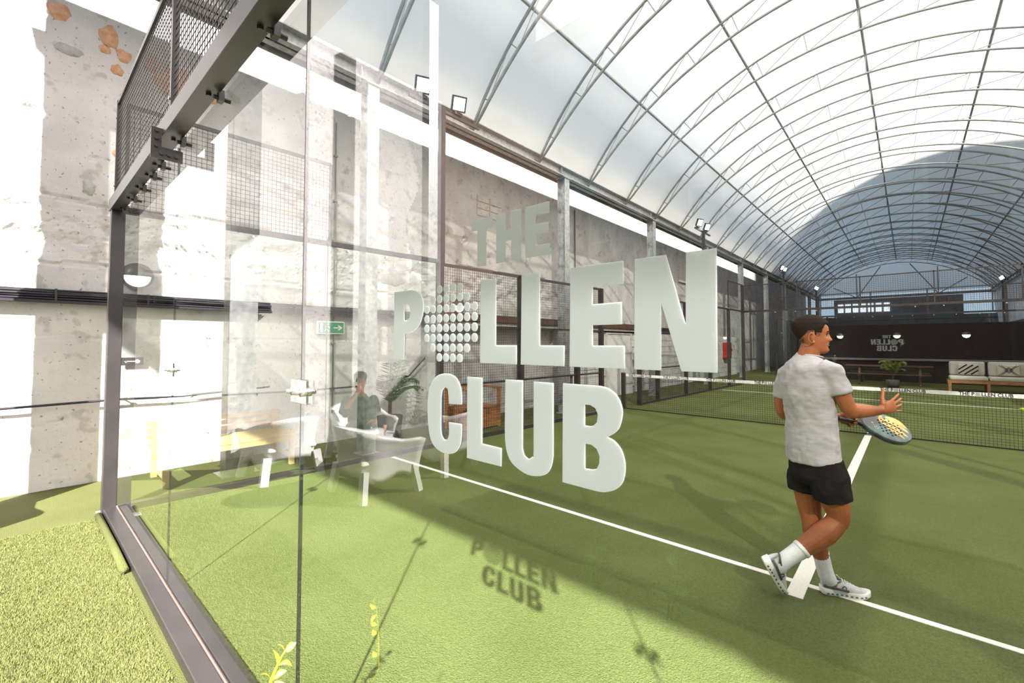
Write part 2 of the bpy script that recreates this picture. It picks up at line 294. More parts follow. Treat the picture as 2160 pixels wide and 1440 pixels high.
# lean-to block wall with fascia and door
lw=MB(); lw.box((-7.5,10.0,0),(-7.2,26.9,2.05)); LW=struct(lw,'wall_block',M['plaster2'],'low painted block wall with a door left of the court')
bl=MB()
for r in range(9):
    for c in range(38):
        y=10.02+c*.44+(.22 if r%2 else 0); z=.01+r*.225
        if y+.43>26.9 or (12.4<y+.4 and y<14.2 and z<2.03): continue
        bl.box((-7.21,y,z),(-7.165,y+.43,z+.215))
bl.build('painted_blocks',M['block'],LW,kind='stuff')
b=MB(); b.box((-7.21,12.55,0),(-7.15,14.08,2.0)); d=struct(b,'door_1',M['block'],'flat painted door in the block wall')
b=MB(); b.box((-7.2,12.45,2.0),(-7.12,14.18,2.04)); b.box((-7.2,12.45,0),(-7.12,12.54,2.0)); b.box((-7.2,14.09,0),(-7.12,14.18,2.0)); b.build('door_frame',M['plaster2'],d)
b=MB(); b.bar((-7.14,12.68,1.0),(-7.08,12.68,1.0),.025,.025); b.bar((-7.085,12.66,1.0),(-7.085,12.82,1.0),.02,.02); b.build('door_handle',M['steel'],d)
b=MB(); b.box((-7.5,5.6,2.18),(-7.02,15.2,2.34)); t=struct(b,'trim_1',M['wood_d'],'dark brown timber fascia above the block wall')
b=MB(); b.box((-7.5,5.6,2.10),(-7.08,15.2,2.17)); b.build('soffit',M['plaster2'],t)
# ---------------- roof
XC,R0,CZ=-.65,6.59,2.41
def arc(off,r=R0): return CZ+math.sqrt(max(0,r*r-off*off))
b=MB(); na=44; ys=[-3.56+2.08*k for k in range(27)]; ys[1]=-1.05
amax=math.asin(5.65/R0)
def ring(y,r): return [(XC+r*math.sin(-amax+2*amax*i/na),y,CZ+r*math.cos(-amax+2*amax*i/na)) for i in range(na+1)]
vs=[];fs=[]
for y in ys: vs+=ring(y,R0+.09)
for j in range(len(ys)-1):
    for i in range(na):
        if j==0 and vs[i][0]<-4.0: continue
        a=j*(na+1)+i; fs.append((a,a+1,a+na+2,a+na+1))
b.add(vs,fs)
YE=ys[-1]
ce=struct(b,'ceiling',M['membrane'],'white translucent barrel vault membrane roof',True)
# gables (membrane fill above the tie beam) 
b=MB(); n=26
def gable(y,xa):
    P=[];
    for i in range(n+1):
        x=xa+(5.0-xa)*i/n; P.append((x,y,6.1)); P.append((x,y,max(6.11,arc(x-XC,R0+.09))))
    b.add(P,[(2*i,2*i+2,2*i+3,2*i+1) for i in range(n)])
gable(-3.56,-4.0)
b.build('gable_membrane',M['membrane'],ce)
b=MB()
xa=-6.3
gable(YE,xa); b.build('gable_membrane',M['membrane'],ce)
# tie beams, near and far gable, right wall
b=MB(); b.box((-4.1,-3.68,5.91),(5.2,-3.56,6.14)); struct(b,'beam_near',M['dgalv'],'galvanised tie beam of the near gable')
b=MB(); b.box((-6.5,YE-.1,5.70),(5.2,YE+.1,5.9)); gb=struct(b,'beam_far',M['dgalv'],'tie beam across the far gable')
for x0 in (-3.4,1.9):
    for dx in (-1.7,0,1.7):
        b=MB(); x=x0+dx; b.bar((x0,YE-.12,5.8),(x,YE-.12,arc(x-XC)-.45),.07,.07); b.build('gable_strut',M['truss'],gb)
b=MB(); b.box((5.25,-3.6,0),(5.45,52,3.2)); struct(b,'wall_right',M['greywall'])
b=MB(); b.add([(5.26,-3.56,3.2),(5.26,52,3.2),(5.09,52,5.92),(5.09,-3.56,5.92)],[(0,1,2,3)]); struct(b,'wall_right_sheet',M['membrane'])
# far end building
b=MB(); b.box((-7.5,51.0,0),(6.5,51.3,4.1)); fe=struct(b,'wall_back',M['greywall'],'grey clad wall closing the far end')
b=MB(); b.box((-5.2,51.6,4.1),(3.4,52,5.75)); b.build('upper_storey',M['greywall'],fe,label='upper storey with lit windows')
for i in range(7):
    b=MB(); b.box((-4.9+i*.55,51.5,4.55),(-4.5+i*.55,51.62,5.35)); b.build('window_pane',mat('lit_pane%d'%i,(.8,.8,.8),.4,emit=((.8,.86,1),.45)) if i==0 else bpy.data.materials['lit_pane0'],fe)
b=MB()
for z in (2.55,2.85,3.3,3.8): b.box((-7.4,50.93,z),(6.4,51.0,z+.03))
b.build('cladding_rail',M['dgalv'],fe)
# eave beams and columns
for sx,nm in ((-1,'left'),(1,'right')):
    X=-6.3 if sx<0 else 5.02
    b=MB(); ye=-.92 if sx<0 else -3.6; b.box((X-.02,ye,5.78),(X+.02,52,6.02)); b.box((X-.13,ye,5.78),(X+.13,52,5.80)); b.box((X-.13,ye,6.0),(X+.13,52,6.02))
    o=b.build('eave_beam',M['galv']); tag(o,'long galvanised eave beam on the %s side of the roof'%nm,'beam')
    b=MB(); pr=[(0,0),(.20,.0),(.24,.2),(.22,.2),(.18,.02),(.02,.02)]
    pts=[(X-sx*-.12+sx*p[0],6.05+p[1]) for p in pr]; k=len(pts)
    b.add([(x,ye,z) for x,z in pts]+[(x,52,z) for x,z in pts],[(i,(i+1)%k,k+(i+1)%k,k+i) for i in range(k)]+[tuple(range(k)),tuple(range(2*k-1,k-1,-1))])
    b.box((X+sx*.24,ye,5.76),(X+sx*.26,52,6.83 if sx<0 else 6.3)); o=b.build('gutter',M['dgalv']); tag(o,'dark metal rain gutter and added fascia board above the %s eave beam'%nm,'gutter')  # added fascia board; on the left its height lifts the wall's shadow edge
cn=0
for X,yl in ((-6.3,[3.66,8.96,14.0,19.25,24.5,29.8,35,40.2,45.4,50.4]),(5.02,[-1.5,3.66,8.96,14,19.25,24.5,35,45.4])):
    for y in yl:
        t=thing('steel_column','','column',(X,y,0),'galvanised columns along the eaves')
        t['label']=('galvanised steel column under the left eave, %s from the camera'%ordn(cn)) if X<0 else 'galvanised steel column under the right eave outside the view'
        if X<0: cn+=1
        b=MB(); b.box((X-.1,y-.012,.0),(X+.1,y+.012,5.78)); b.box((X-.11,y-.1,0),(X-.095,y+.1,5.78)); b.box((X+.095,y-.1,0),(X+.11,y+.1,5.78)); b.build('shaft',M['galv'],t)
        b=MB(); b.box((X-.14,y-.14,0),(X+.14,y+.14,.02)); b.build('base_plate',M['galv'],t)
        b=MB(); b.box((X-.14,y-.14,5.76),(X+.14,y+.14,5.78)); b.bar((X,y-.2,6.0),(X,y-.2,5.8),.012,.2); b.build('cap_plate',M['galv'],t)
t=thing('corner_column','broad galvanised column beside the left wall behind the camera','column',(-6.62,-.55,0))
b=MB(); b.box((-6.74,-.72,0),(-6.50,-.38,5.7)); bevel(b.build('shaft',M['galv'],t),.01)
b=MB(); b.box((-6.8,-.78,0),(-6.44,-.32,.02)); b.build('base_plate',M['galv'],t)
t=thing('gable_post','tall galvanised post near the left wall behind the camera, mirrored in the glass','column',(-6.5,-3.56,0))
b=MB(); b.box((-6.6,-3.66,0),(-6.4,-3.46,8.0)); b.build('shaft',M['galv'],t); b=MB(); b.box((-6.7,-3.76,0),(-6.3,-3.36,.02)); b.build('base_plate',M['galv'],t)
# trusses
def truss_mesh():
    o=MB(); P=[]; Q=[]; n=40
    for i in range(n+1):
        a=-amax+2*amax*i/n; P.append((XC+R0*math.sin(a),0,CZ+R0*math.cos(a)))
        s=math.sin(PI*i/n)**.62; Q.append((XC+(R0-.48*s)*math.sin(a),0,CZ+(R0-.48*s)*math.cos(a)))
    o.tube(P,.030,6); i_=MB(); i_.tube(Q,.030,6); w=MB()
    for i in range(2,n-1,3):
        w.tube([P[i],Q[i]],.011,4); w.tube([Q[i],P[min(i+3,n)]],.011,4)
    return o,i_,w
A,B_,C_=truss_mesh()
t0=thing('roof_truss','','truss',(0,0,0),'arched trusses carrying the membrane roof')
A.build('upper_chord',M['truss'],t0,True); B_.build('lower_chord',M['truss'],t0,True); C_.build('web_rods',M['truss'],t0,kind='stuff')
first=True; k=0
for y in [-1.02,-.41,1.67]+[3.75+2.08*i for i in range(23)]:
    lab=(('arched steel truss above and behind the camera','arched steel truss just behind the camera','arched steel truss right above the glass end wall')[[-1.02,-.41,1.67].index(y)] if y<3 else 'arched steel roof truss, %s beyond the camera'%ordn(k))
    if y>3: k+=1
    if first: t0.location=(0,y,0); t0['label']=lab; first=False
    else: dup(t0,(0,y,0),0,lab)
for i,off in enumerate((-4.13,-2.22,0,2.22,4.13)):
    b=MB(); b.tube([(XC+off,-1.0 if off<-4 else -3.5,arc(off)+.03),(XC+off,YE,arc(off)+.03)],.032,8); o=b.build('purlin',M['truss'],None,True)
    tag(o,'long steel purlin tube along the roof, %s from the left'%ordn(i) if off else 'long steel purlin tube along the ridge of the roof','tube','purlins')
b=MB()
for i in range(14): b.box((-3.6,-8.5+i*.5,0),(5.2,-8.02+i*.5,.02))
struct(b,'floor_mirror_dark',M['dark'],'added dark boards behind the camera, dimming the glass reflection')  # added out of view so the ground mirrored in the glass stays dark
# outside buildings: tall one to the right shades the far roof; brick one behind the camera is mirrored in the glass
b=MB(); b.box((30,-9.6,0),(44,90,52)); struct(b,'building_right',M['brick'])
bb=MB(); bb.box((-7.5,-9.2,0),(9,-8.6,5.6)); BB=struct(bb,'building_back',M['brick'],'brick building behind the camera mirrored in the glass')
for x in (-6.2,-3.6,-1.2,1.2,3.6,6.0):
    b=MB(); b.box((x,-8.6,3.4),(x+1.5,-8.55,5.2)); b.build('window_pane',M['pane'],BB)
    b=MB()
    for q in (0,.72,1.44): b.box((x+q,-8.56,3.4),(x+q+.06,-8.5,5.2))
    for q in (0,.87,1.74): b.box((x,-8.56,3.4+q),(x+1.5,-8.5,3.4+q+.06))
    b.build('window_frame',M['white'],BB)
# ================================================================ COURT ENCLOSURE
GY=.72
E=thing('glass_end_wall','near glass end wall with black steel frame and frosted club lettering','glass wall',(-.7,GY,0))
b=MB(); b.box((-6.02,.62,0),(4.6,.715,.07)); bevel(b.build('base_rail',M['black'],E,label='black steel base rail under the glass'),.006)
b=MB(); b.box((-5.95,.738,0),(4.6,.80,.065)); bevel(b.build('inner_rail',M['black'],E),.005)
b=MB(); b.box((-5.99,.7155,.066),(4.6,.7195,.078)); b.build('glazing_gasket',mat('gasket',(.20,.13,.11),.7),E,label='pinkish brown glazing gasket')
b=MB(); b.box((-6.07,.61,0),(-5.955,.72,3.06)); bevel(b.build('corner_post',M['black'],E),.006)
b=MB(); b.box((-6.07,.60,3.05),(4.6,.70,3.17)); b.box((-6.07,.60,3.165),(4.6,.69,3.17)); bevel(b.build('top_beam',M['black'],E,label='deep black steel beam along the top of the glass'),.006)
b=MB(); b.box((-6.14,.58,0),(-6.0,.64,.012)); b.build('floor_plate',M['steel'],E); b=MB(); b.box((-5.82,.8,0),(-5.68,.88,.012)); b.build('floor_plate',M['steel'],E)
b=MB(); b.box((-3.61,.545,2.90),(-3.60,.60,3.10)); b.box((-3.61,.60,2.90),(-3.60,.715,2.98)); P=b.build('splice_plate',M['black'],E)
for y,z in ((.572,3.08),(.572,3.03),(.572,2.98),(.60,2.935),(.64,2.935),(.68,2.935)):
    b=MB(); b.tube([(-3.6,y,z),(-3.588,y,z)],.012,8); b.build('bolt_head',M['black'],P)
JX=[-5.985,-3.765,-1.707,.345,2.39,4.5]
GP=[]
for i in range(5):
    b=MB(); b.box((JX[i]+.004,GY,.07),(JX[i+1]-.004,GY+.012,3.06)); GP.append(b.build('glass_panel',M['glass'],E,label=None))
for i in (1,2,3,4):
    b=MB(); w=.0035 if i==2 else .002; b.box((JX[i]-w,GY,.07),(JX[i]+w,GY+.012,3.06)); b.build('joint_seal',M['edge'],E)
    for z in (1.52,):
        b=MB(); b.box((JX[i]-.07,GY-.010,z-.045),(JX[i]+.07,GY-.001,z+.045)); b.box((JX[i]-.07,GY+.013,z-.045),(JX[i]+.07,GY+.022,z+.045)); c=bevel(b.build('joint_clamp',M['clear'],E,label='clear clamp plate with steel bolts'),.003)
        for sx in (-.04,.04):
            b=MB(); b.tube([(JX[i]+sx,GY-.02,z),(JX[i]+sx,GY+.035,z)],.016,10); b.tube([(JX[i]+sx,GY-.035,z),(JX[i]+sx,GY-.02,z)],.009,8); b.build('clamp_bolt',M['steel'],c,True)
for x in (-5.75,-5.3,-4.87,-4.45,-4.14,-3.54,-2.74,-1.98,-1.3,-.7,.1,.8,1.6,2.5,3.4,4.2):
    b=MB(); b.box((x-.022,GY-.03,3.0),(x+.022,GY-.004,3.06)); b.tube([(x,GY-.05,3.02),(x,GY+.03,3.02)],.012,8); b.tube([(x-.05,.66,3.05),(x-.05,.66,3.035)],.013,8); b.build('glass_bracket',M['black'],E)
# mesh above the beam
b=MB(); b.box((-6.0,.635,4.15),(4.6,.665,4.19))
for x in (-6.0,-3.56,-1.5,.5,2.6,4.56): b.box((x-.02,.63,3.17),(x+.02,.67,4.19))
b.build('mesh_frame',M['black'],E)
b=MB()
for i in range(5):
    x0=(-6.0,-3.56,-1.5,.5,2.6,4.56)[i]; x1=(-6.0,-3.56,-1.5,.5,2.6,4.56)[i+1]; n=round((x1-x0)/.05)
    mesh_grid(b,(x0,.652,3.17),(x1-x0,0,0),(0,0,.99),n,20,.0042)
b.build('wire_mesh',M['black'],E,kind='stuff')
for x in (-5.985,-3.56,-1.5):
    for z in (3.3,4.0):
        b=MB(); b.tube([(x,.632,z),(x,.622,z)],.012,8); b.build('mesh_bolt',M['steel'],E)
# lettering
def smooth_poly(L):
    n=len(L); out=[]
    def ang(i):
        a=Vector(L[i])-Vector(L[i-1]); c=Vector(L[(i+1)%n])-Vector(L[i]); return a.angle(c)
    sm=[ang(i)<math.radians(42) and n>8 and (Vector(L[i])-Vector(L[i-1])).length<.06 for i in range(n)]
    for i in range(n):
        p0,p1,p2,p3=[Vector(L[(i+k)%n]) for k in (-1,0,1,2)]
        out.append(p1)
        if (sm[i] or sm[(i+1)%n]) and (p2-p1).length>.006 and (p2-p1).length<.06:
            if not sm[i]: p0=p1-(p2-p1)
            if not sm[(i+1)%n]: p3=p2+(p2-p1)
            for t in (.33,.67):
                out.append(.5*((2*p1)+(-p0+p2)*t+(2*p0-5*p1+4*p2-p3)*t*t+(-p0+3*p1-3*p2+p3)*t**3))
    return out
def flat_shape(name,polys,m,ext,sm=True):
    cu=bpy.data.curves.new(name,'CURVE'); cu.dimensions='2D'; cu.fill_mode='BOTH'; cu.extrude=ext
    for L in polys:
        L=smooth_poly(L) if sm else L
        s=cu.splines.new('POLY'); s.points.add(len(L)-1)
        for i,p in enumerate(L): s.points[i].co=(p[0],p[1],0,1)
        s.use_cyclic_u=True
    o=bpy.data.objects.new('tmp',cu); COL.objects.link(o); dg=bpy.context.evaluated_depsgraph_get(); me=bpy.data.meshes.new_from_object(o.evaluated_get(dg)); bpy.data.objects.remove(o)
    me.name=name; me.materials.clear(); me.materials.append(m); return me
LETS=[]
for k,polys in GLYPHS.items():
    me=flat_shape('letter',polys,M['film'],.0006); o=bpy.data.objects.new('letter',me); COL.objects.link(o)
    gp=GP[2]; o.parent=gp; o.rotation_euler=(PI/2,0,0); o.location=Vector((0,GY-.0016,0))-E.location; o['label']='frosted letter %s'%k[0]; LETS.append(o)
cols=[-.942+.0259*i for i in range(8)]; rows=[1.8375-.0247*i for i in range(8)]
circ=lambda cx,cy,r,n=20:[(cx+r*math.cos(2*PI*k/n),cy+r*math.sin(2*PI*k/n)) for k in range(n)]
dme=flat_shape('letter_dot',[circ(0,0,.0105)],M['film'],.0006,False)
for j in range(8):
    for i in range(8):
        m_=min(i,7-i)+min(j,7-j)
        if (j in (0,7) and i in (0,1,6,7)) or (j in (1,6) and i in (0,7)): continue
        o=bpy.data.objects.new('letter_dot',dme); COL.objects.link(o); o.parent=GP[2]; o.rotation_euler=(PI/2,0,0); o.location=Vector((cols[i],GY-.0016,rows[j]))-E.location; LETS.append(o)
# ---- left side of the court
S=thing('court_side_wall','left side wall of the near court: glass panels, black posts and wire mesh','court wall',(-6,GY,0))
def sp(y,z,dx=0): return (XL(y)+dx,y,z)
b=MB(); b.bar(sp(.8,.035),sp(9.6,.035),.09,.07); b.bar(sp(11.5,.035),sp(20.4,.035),.09,.07); b.build('base_rail',M['black'],S)
b=MB(); b.bar(sp(.7,3.07),sp(4.7,3.07),.07,.06); b.build('top_rail',M['black'],S)
for a,c in ((.735,2.82),(2.83,4.66),(16.75,18.7),(18.71,20.4)):
    b=MB(); b.bar(sp(a,1.56),sp(c,1.56),.012,2.98); b.build('glass_panel',M['glass'],S)
b=MB(); b.bar(sp(2.825,.07),sp(2.825,3.05),.005,.014); b.build('joint_seal',M['edge'],S)
for y,h in ((4.72,3.08),(6.7,3.05),(8.6,3.05),(9.6,3.05),(11.5,3.05),(12.6,3.05),(14.6,3.05),(16.7,3.05),(20.45,4.15),(18.7,3.05)):
    b=MB(); b.box((XL(y)-.05,y-.05,0),(XL(y)+.05,y+.05,h)); b.build('post',M['black'],S)
b=MB(); wm=MB()
for a,c in ((4.72,6.7),(6.7,9.6),(11.5,14.6),(14.6,16.7)):
    for z in (3.03,2.0,.98): b.bar(sp(a,z),sp(c,z),.035,.05 if z>3 else .035)
    u=Vector(sp(c,0))-Vector(sp(a,0)); mesh_grid(wm,sp(a,.07,.02),u,(0,0,2.94),round((c-a)/.05),59,.0042)
for a,c in ((.72,2.85),(18.7,20.45)):
    for z in (4.17,): b.bar(sp(a,z),sp(c,z),.03,.04)
    b.bar(sp(c,3.1),sp(c,4.17),.03,.04); b.bar(sp(a,3.1),sp(a,4.17),.03,.04)
    u=Vector(sp(c,0))-Vector(sp(a,0)); mesh_grid(wm,sp(a,3.1,.0),u,(0,0,1.06),round((c-a)/.05),21,.0042)
b.bar(sp(16.7,3.05),sp(20.45,3.05),.06,.06)
b.build('mesh_frame',M['black'],S); wm.build('wire_mesh',M['black'],S,kind='stuff')
for y in (1.3,1.9,2.5,3.1,3.7,4.3):
    b=MB(); b.tube([sp(y,3.0,.0),sp(y,3.0,.03)],.018,10); b.build('glass_button',M['steel'],S)
# ---- far end wall of near court, near and side walls of far court
def endwall(y,xl,lab,logo=False,n=5):
    F=thing('court_end_wall',lab,'court wall',(-.6,y,0))
    b=MB(); b.box((xl,y-.04,0),(4.6,y+.04,.07)); b.build('base_rail',M['black'],F)
    b=MB(); b.box((xl,y-.04,3.0),(4.6,y+.04,3.08)); b.box((xl,y-.02,4.11),(4.6,y+.02,4.15)); b.build('top_rail',M['black'],F)
    wd=(4.6-xl)/n; b=MB()
    for i in range(n+1): x=xl+wd*i; b.box((x-.02,y-.02,3.05),(x+.02,y+.02,4.15))
    b.box((xl-.04,y-.04,0),(xl+.04,y+.04,4.15)); b.build('mesh_frame',M['black'],F)
    for i in range(n):
        b=MB(); b.box((xl+wd*i+.006,y-.006,.07),(xl+wd*(i+1)-.006,y+.006,3.0)); g=b.build('glass_panel',M['glass_far'],F)
    b=MB(); mesh_grid(b,(xl,y,3.08),(4.6-xl,0,0),(0,0,1.03),int((4.6-xl)/.065),16,.006); b.build('wire_mesh',M['black'],F,kind='stuff')
    for i in range(14):
        x=xl+.5+i*.7; b=MB(); b.tube([(x,y-.05,2.96),(x,y+.05,2.96)],.02,8); b.build('glass_button',M['steel'],F)
    if logo:
        for o in LETS:
            c=o.copy(); COL.objects.link(c); c.parent=F
            W_=o.location+E.location; c.rotation_euler=(PI/2,0,PI); c.location=(-(W_.x)-.62*2+.6 , .01, W_.z)
    return F
endwall(20.5,XL(20.5),'far glass end wall of the near court with mirrored club lettering',True)
endwall(27.0,-5.25,'near glass end wall of the second court, brown top rail')
S2=thing('court_side_wall','left side wall of the second court far behind','court wall',(-5.25,27,0))
b=MB()
for y in (27,31,33,35,38,41,43,47): b.box((-5.3,y-.05,0),(-5.2,y+.05,3.05 if y not in (27,47) else 4.1))
for z in (3.03,.04): b.bar((-5.25,27,z),(-5.25,47,z),.05,.06)
b.bar((-5.25,27,4.1),(-5.25,29,4.1),.04,.04); b.bar((-5.25,29,3),(-5.25,29,4.1),.04,.04); b.build('mesh_frame',M['black'],S2)
b=MB(); mesh_grid(b,(-5.25,31,.05),(0,12,0),(0,0,3),150,40,.008); mesh_grid(b,(-5.25,27,3.05),(0,2,0),(0,0,1.05),30,16,.006); b.build('wire_mesh',M['black'],S2,kind='stuff')
# ---- floodlight poles
def pole(x,y,lab,top=5.72):
    P=thing('floodlight_pole',lab,'floodlight',(x,y,0),'floodlight poles')
    b=MB(); b.box((x-.045,y-.045,3.0),(x+.045,y+.045,top)); b.build('pole',M['black'],P)
    b=MB(); b.box((x-.1,y-.02,top-.02),(x-.06,y+.95,top+.03)); b.box((x-.1,y-.62,top-.02),(x-.06,y+.0,top+.03)); b.build('cross_arm',M['black'],P)
    sx=1 if x<0 else -1
    for dy in (-.42,.36):
        c=Vector((x+.03*sx,y+dy,top+.20)); nrm=Vector((.75*sx,-.35,-.42)).normalized(); s=nrm.cross(Vector((0,0,1))).normalized(); u=s.cross(nrm)
        b=MB(); q=[c+s*.13*i+u*.13*j for i,j in ((-1,-1),(1,-1),(1,1),(-1,1))]; q2=[p-nrm*.06 for p in q]
        b.add(q+q2,[(0,1,2,3),(7,6,5,4),(0,4,5,1),(1,5,6,2),(2,6,7,3),(3,7,4,0)]); b.bar(c-nrm*.05-u*.1,c-nrm*.05-u*.2,.05,.05); b.box(c-nrm*.03-u*.19-Vector((.04,.09,.0)),c-nrm*.03-u*.19+Vector((.04,.09,.05))); hd=b.build('lamp_head',M['black'],P)
        b=MB(); b.add([c+nrm*.004+s*.10*i+u*.10*j for i,j in ((-1,-1),(1,-1),(1,1),(-1,1))],[(0,1,2,3)]); b.build('lamp_lens',M['lamp'],hd,label='glowing warm lamp lens')
pole(-5.85,4.75,'tall floodlight pole at the left, nearest to the camera, two lit lamps')
pole(-5.42,16.4,'floodlight pole at the far end of the near court, above the net post',5.75)
pole(-5.3,29.4,'floodlight pole of the second court, third along the left side',5.8)
pole(-5.3,41.5,'farthest small floodlight pole on the left',5.8)
pole(4.66,43,'far floodlight pole near the right edge',5.8)
for x,y,w_ in ((4.7,4.75,'nearest'),(4.7,16.4,'middle'),(4.7,29.4,'farther')): pole(x,y,'%s floodlight pole on the right side outside the view'%w_,5.8)
# ---- net
NY=10.6; N=thing('net','black padel net with white printed top tape across the court','net',(-.6,NY,0))
def nz(x): return .90-.02*math.cos((x+.6)/5*PI/2)
for x in (-5.58,4.5):
    b=MB(); b.box((x-.045,NY-.045,0),(x+.045,NY+.045,.94)); bevel(b.build('net_post',M['black'],N),.01)
b=MB(); xs=np.arange(-5.50,4.46,.045)
for x in xs: b.bar((x,NY,.015),(x,NY,nz(x)-.03),.0036,.0036,(0,1,0))
for j in range(19):
    z=.03+j*.045
    for i in range(20): xa_=-5.5+i*.5; b.bar((xa_,NY+.003,z*nz(xa_)/.9),(xa_+.5,NY+.003,z*nz(xa_+.5)/.9),.0036,.0036,(0,1,0))
b.build('cord_mesh',M['net'],N,kind='stuff')
b=MB()
for i in range(40):
    xa_=-5.5+i*.25; b.bar((xa_,NY,nz(xa_)-.022),(xa_+.25,NY,nz(xa_+.25)-.022),.014,.062+.004*(i%2))
b.build('top_tape',M['tape'],N,label='white top tape')
b=MB(); b.tube([(-5.5,NY,.02),(4.45,NY,.02)],.008,6); b.tube([(-5.5,NY,.02),(-5.5,NY,.86)],.006,6); b.build('edge_cord',M['net'],N)
def text(s,size,ext=.0006,bold=.02):
    cu=bpy.data.curves.new('t','FONT'); cu.body=s; cu.size=size; cu.extrude=ext; cu.offset=bold*size; cu.align_x='CENTER'; cu.align_y='CENTER'; cu.resolution_u=2
    o=bpy.data.objects.new('tmp',cu); COL.objects.link(o); dg=bpy.context.evaluated_depsgraph_get(); me=bpy.data.meshes.new_from_object(o.evaluated_get(dg)); bpy.data.objects.remove(o); return me
tm=text('THE P    LLEN CLUB',.082,bold=.015); tm.materials.clear(); tm.materials.append(M['net'])
dot=MB()
for i in range(4):
    for j in range(5):
        dot.add([(i*.012-.018+.004*math.cos(a*PI/3)-.035,j*.0105-.021+.004*math.sin(a*PI/3),.001) for a in range(6)],[tuple(range(6))])
for v in tm.vertices: v.co.x*=.86
xs_=sorted(v.co.x for v in tm.vertices); gx=max(zip(xs_,xs_[1:]),key=lambda g:g[1]-g[0]); gx=(gx[0]+gx[1])/2
dot.v=[(v[0]*1.1+.035+gx,v[1]*1.1,v[2]) for v in dot.v]
dm=dot.build('t',M['net']); dmesh=dm.data; bpy.data.objects.remove(dm)
for i,x in enumerate((-5.12,-4.2,-3.18,-2.19,-1.15,-.11,.91,2.0,3.2)):
    for me,nm in ((tm,'tape_lettering'),(dmesh,'tape_letter_dots')):
        o=bpy.data.objects.new(nm,me); COL.objects.link(o); o.parent=N; o.rotation_euler=(PI/2,0,0); o.location=Vector((x,NY-.009,nz(x)-.022))-N.location; o['kind']='stuff'
# ================================================================ THINGS ON THE LEFT WALL
t=thing('cable_tray','long black tray packed with cables along the left wall','cable tray',(-7.4,0,2.25))
b=MB(); b.box((-7.47,-1.2,2.17),(-7.36,24,2.185)); b.box((-7.37,-1.2,2.17),(-7.355,24,2.20)); b.build('tray',M['blackmat'],t)
b=MB()
for i,(x,z) in enumerate(((-7.42,2.20),(-7.39,2.215),(-7.43,2.235),(-7.40,2.25),(-7.43,2.275),(-7.41,2.295),(-7.43,2.32),(-7.385,2.27))):
    b.tube([(x+.004*math.sin(k*1.7+i),-1.2+k*.6,z+.005*math.sin(k*2.3+i*2)) for k in range(42)],.013,6)
b.build('cables',M['blackmat'],t,True,kind='stuff')
for k in range(16):
    y=-.6+k*.9; b=MB(); b.box((-7.46,y-.01,2.18),(-7.368,y+.01,2.335)); b.build('cable_clip',M['black'],t)
b=MB(); pts=[(-7.40,-1.2,1.03),(-7.40,-.1,.985),(-7.4,.9,1.0),(-7.4,2.0,.955),(-7.4,3.2,.925),(-7.4,4.3,.93),(-7.4,5.2,1.05),(-7.4,5.6,1.4)]
b.tube(pts,.014,8); t=b.build('wall_hose',M['blackmat'],None,True); tag(t,'thin black pipe held off the left wall at knee height','pipe')
for y,z in ((-.25,.99),(.95,1.0),(2.1,.955),(3.3,.925),(4.3,.93)):
    b=MB(); b.tube([(-7.5,y,z-.02),(-7.40,y,z)],.008,6); b.tube([(-7.415,y-.02,z),(-7.415,y+.02,z)],.02,8); b.build('standoff',M['steel'],t)
b=MB(); b.tube([(-7.46,3.68,.5),(-7.46,3.68,5.6)],.014,8); t=b.build('conduit',M['dgalv'],None,True); tag(t,'thin grey vertical conduit fixed to the left wall','conduit')
for z in (.9,1.7,2.6,3.4,4.2,5.0):
    b=MB(); b.box((-7.49,3.65,z-.015),(-7.44,3.71,z+.015)); b.build('saddle',M['dgalv'],t)
b=MB(); b.tube([(-7.46,11.2,.2),(-7.46,11.2,5.75)],.014,8); t=b.build('conduit',M['blackmat'],None,True); tag(t,'thin black vertical conduit on the wall behind the lettering','conduit')
def wall_lamp(x,y,z,r,lab,nrm=(1,0,0),m=None):
    L=thing('wall_lamp',lab,'lamp',(x,y,z),'round eyelid wall lamps'); n=Vector(nrm); s=n.cross(Vector((0,0,1))).normalized(); u=Vector((0,0,1)); c=Vector((x,y,z))
    b=MB(); b.tube([c,c+n*.04],[r*1.1,r*1.1],24); b.build('housing',M['black'],L)
    b=MB(); P=[c+n*(.036+.05*math.sqrt(max(0,1-q*q)))+s*0 for q in (0,)]
    def dome(mb,lo,hi,rr,h,base):
        vs=[];fs=[];na_=16;nr=5
        for i in range(na_+1):
            a=lo+(hi-lo)*i/na_
            for j in range(nr+1):
                q=j/nr; vs.append(c+n*(base+h*math.sqrt(1-q*q*.98))+s*rr*q*math.cos(a)+u*rr*q*math.sin(a))
        for i in range(na_):
            for j in range(nr): k=i*(nr+1)+j; fs.append((k,k+1,k+nr+2,k+nr+1))
        mb.add(vs,fs)
    b=MB(); dome(b,PI,2*PI,r*.9,.05,.036); b.build('diffuser',m or M['lamp_s'],L,True)
    b=MB(); dome(b,0,PI,r*.97,.07,.036); b.build('eyelid_hood',M['black'],L,True)
wall_lamp(-7.47,1.03,2.57,.155,'round eyelid wall lamp on the sunlit plaster next to the corner post')
wall_lamp(-7.47,6.55,2.53,.155,'round eyelid wall lamp behind the dotted letter O')
wall_lamp(-7.47,16.5,2.0+.5,.13,'round wall lamp between the strokes of the letter N')
wall_lamp(-7.2,22.6,2.2,.12,'round wall lamp left of the red box')
for x,lab in ((-2.42,'lit wall lamp on the dark far wall just right of the man\'s face'),(-.39,'lit wall lamp on the dark far wall above the mirrored lettering'),(1.76,'lit wall lamp on the dark far wall above the sofa')):
    wall_lamp(x,26.0,2.05,.13,lab,(0,-1,0),M['lamp'])
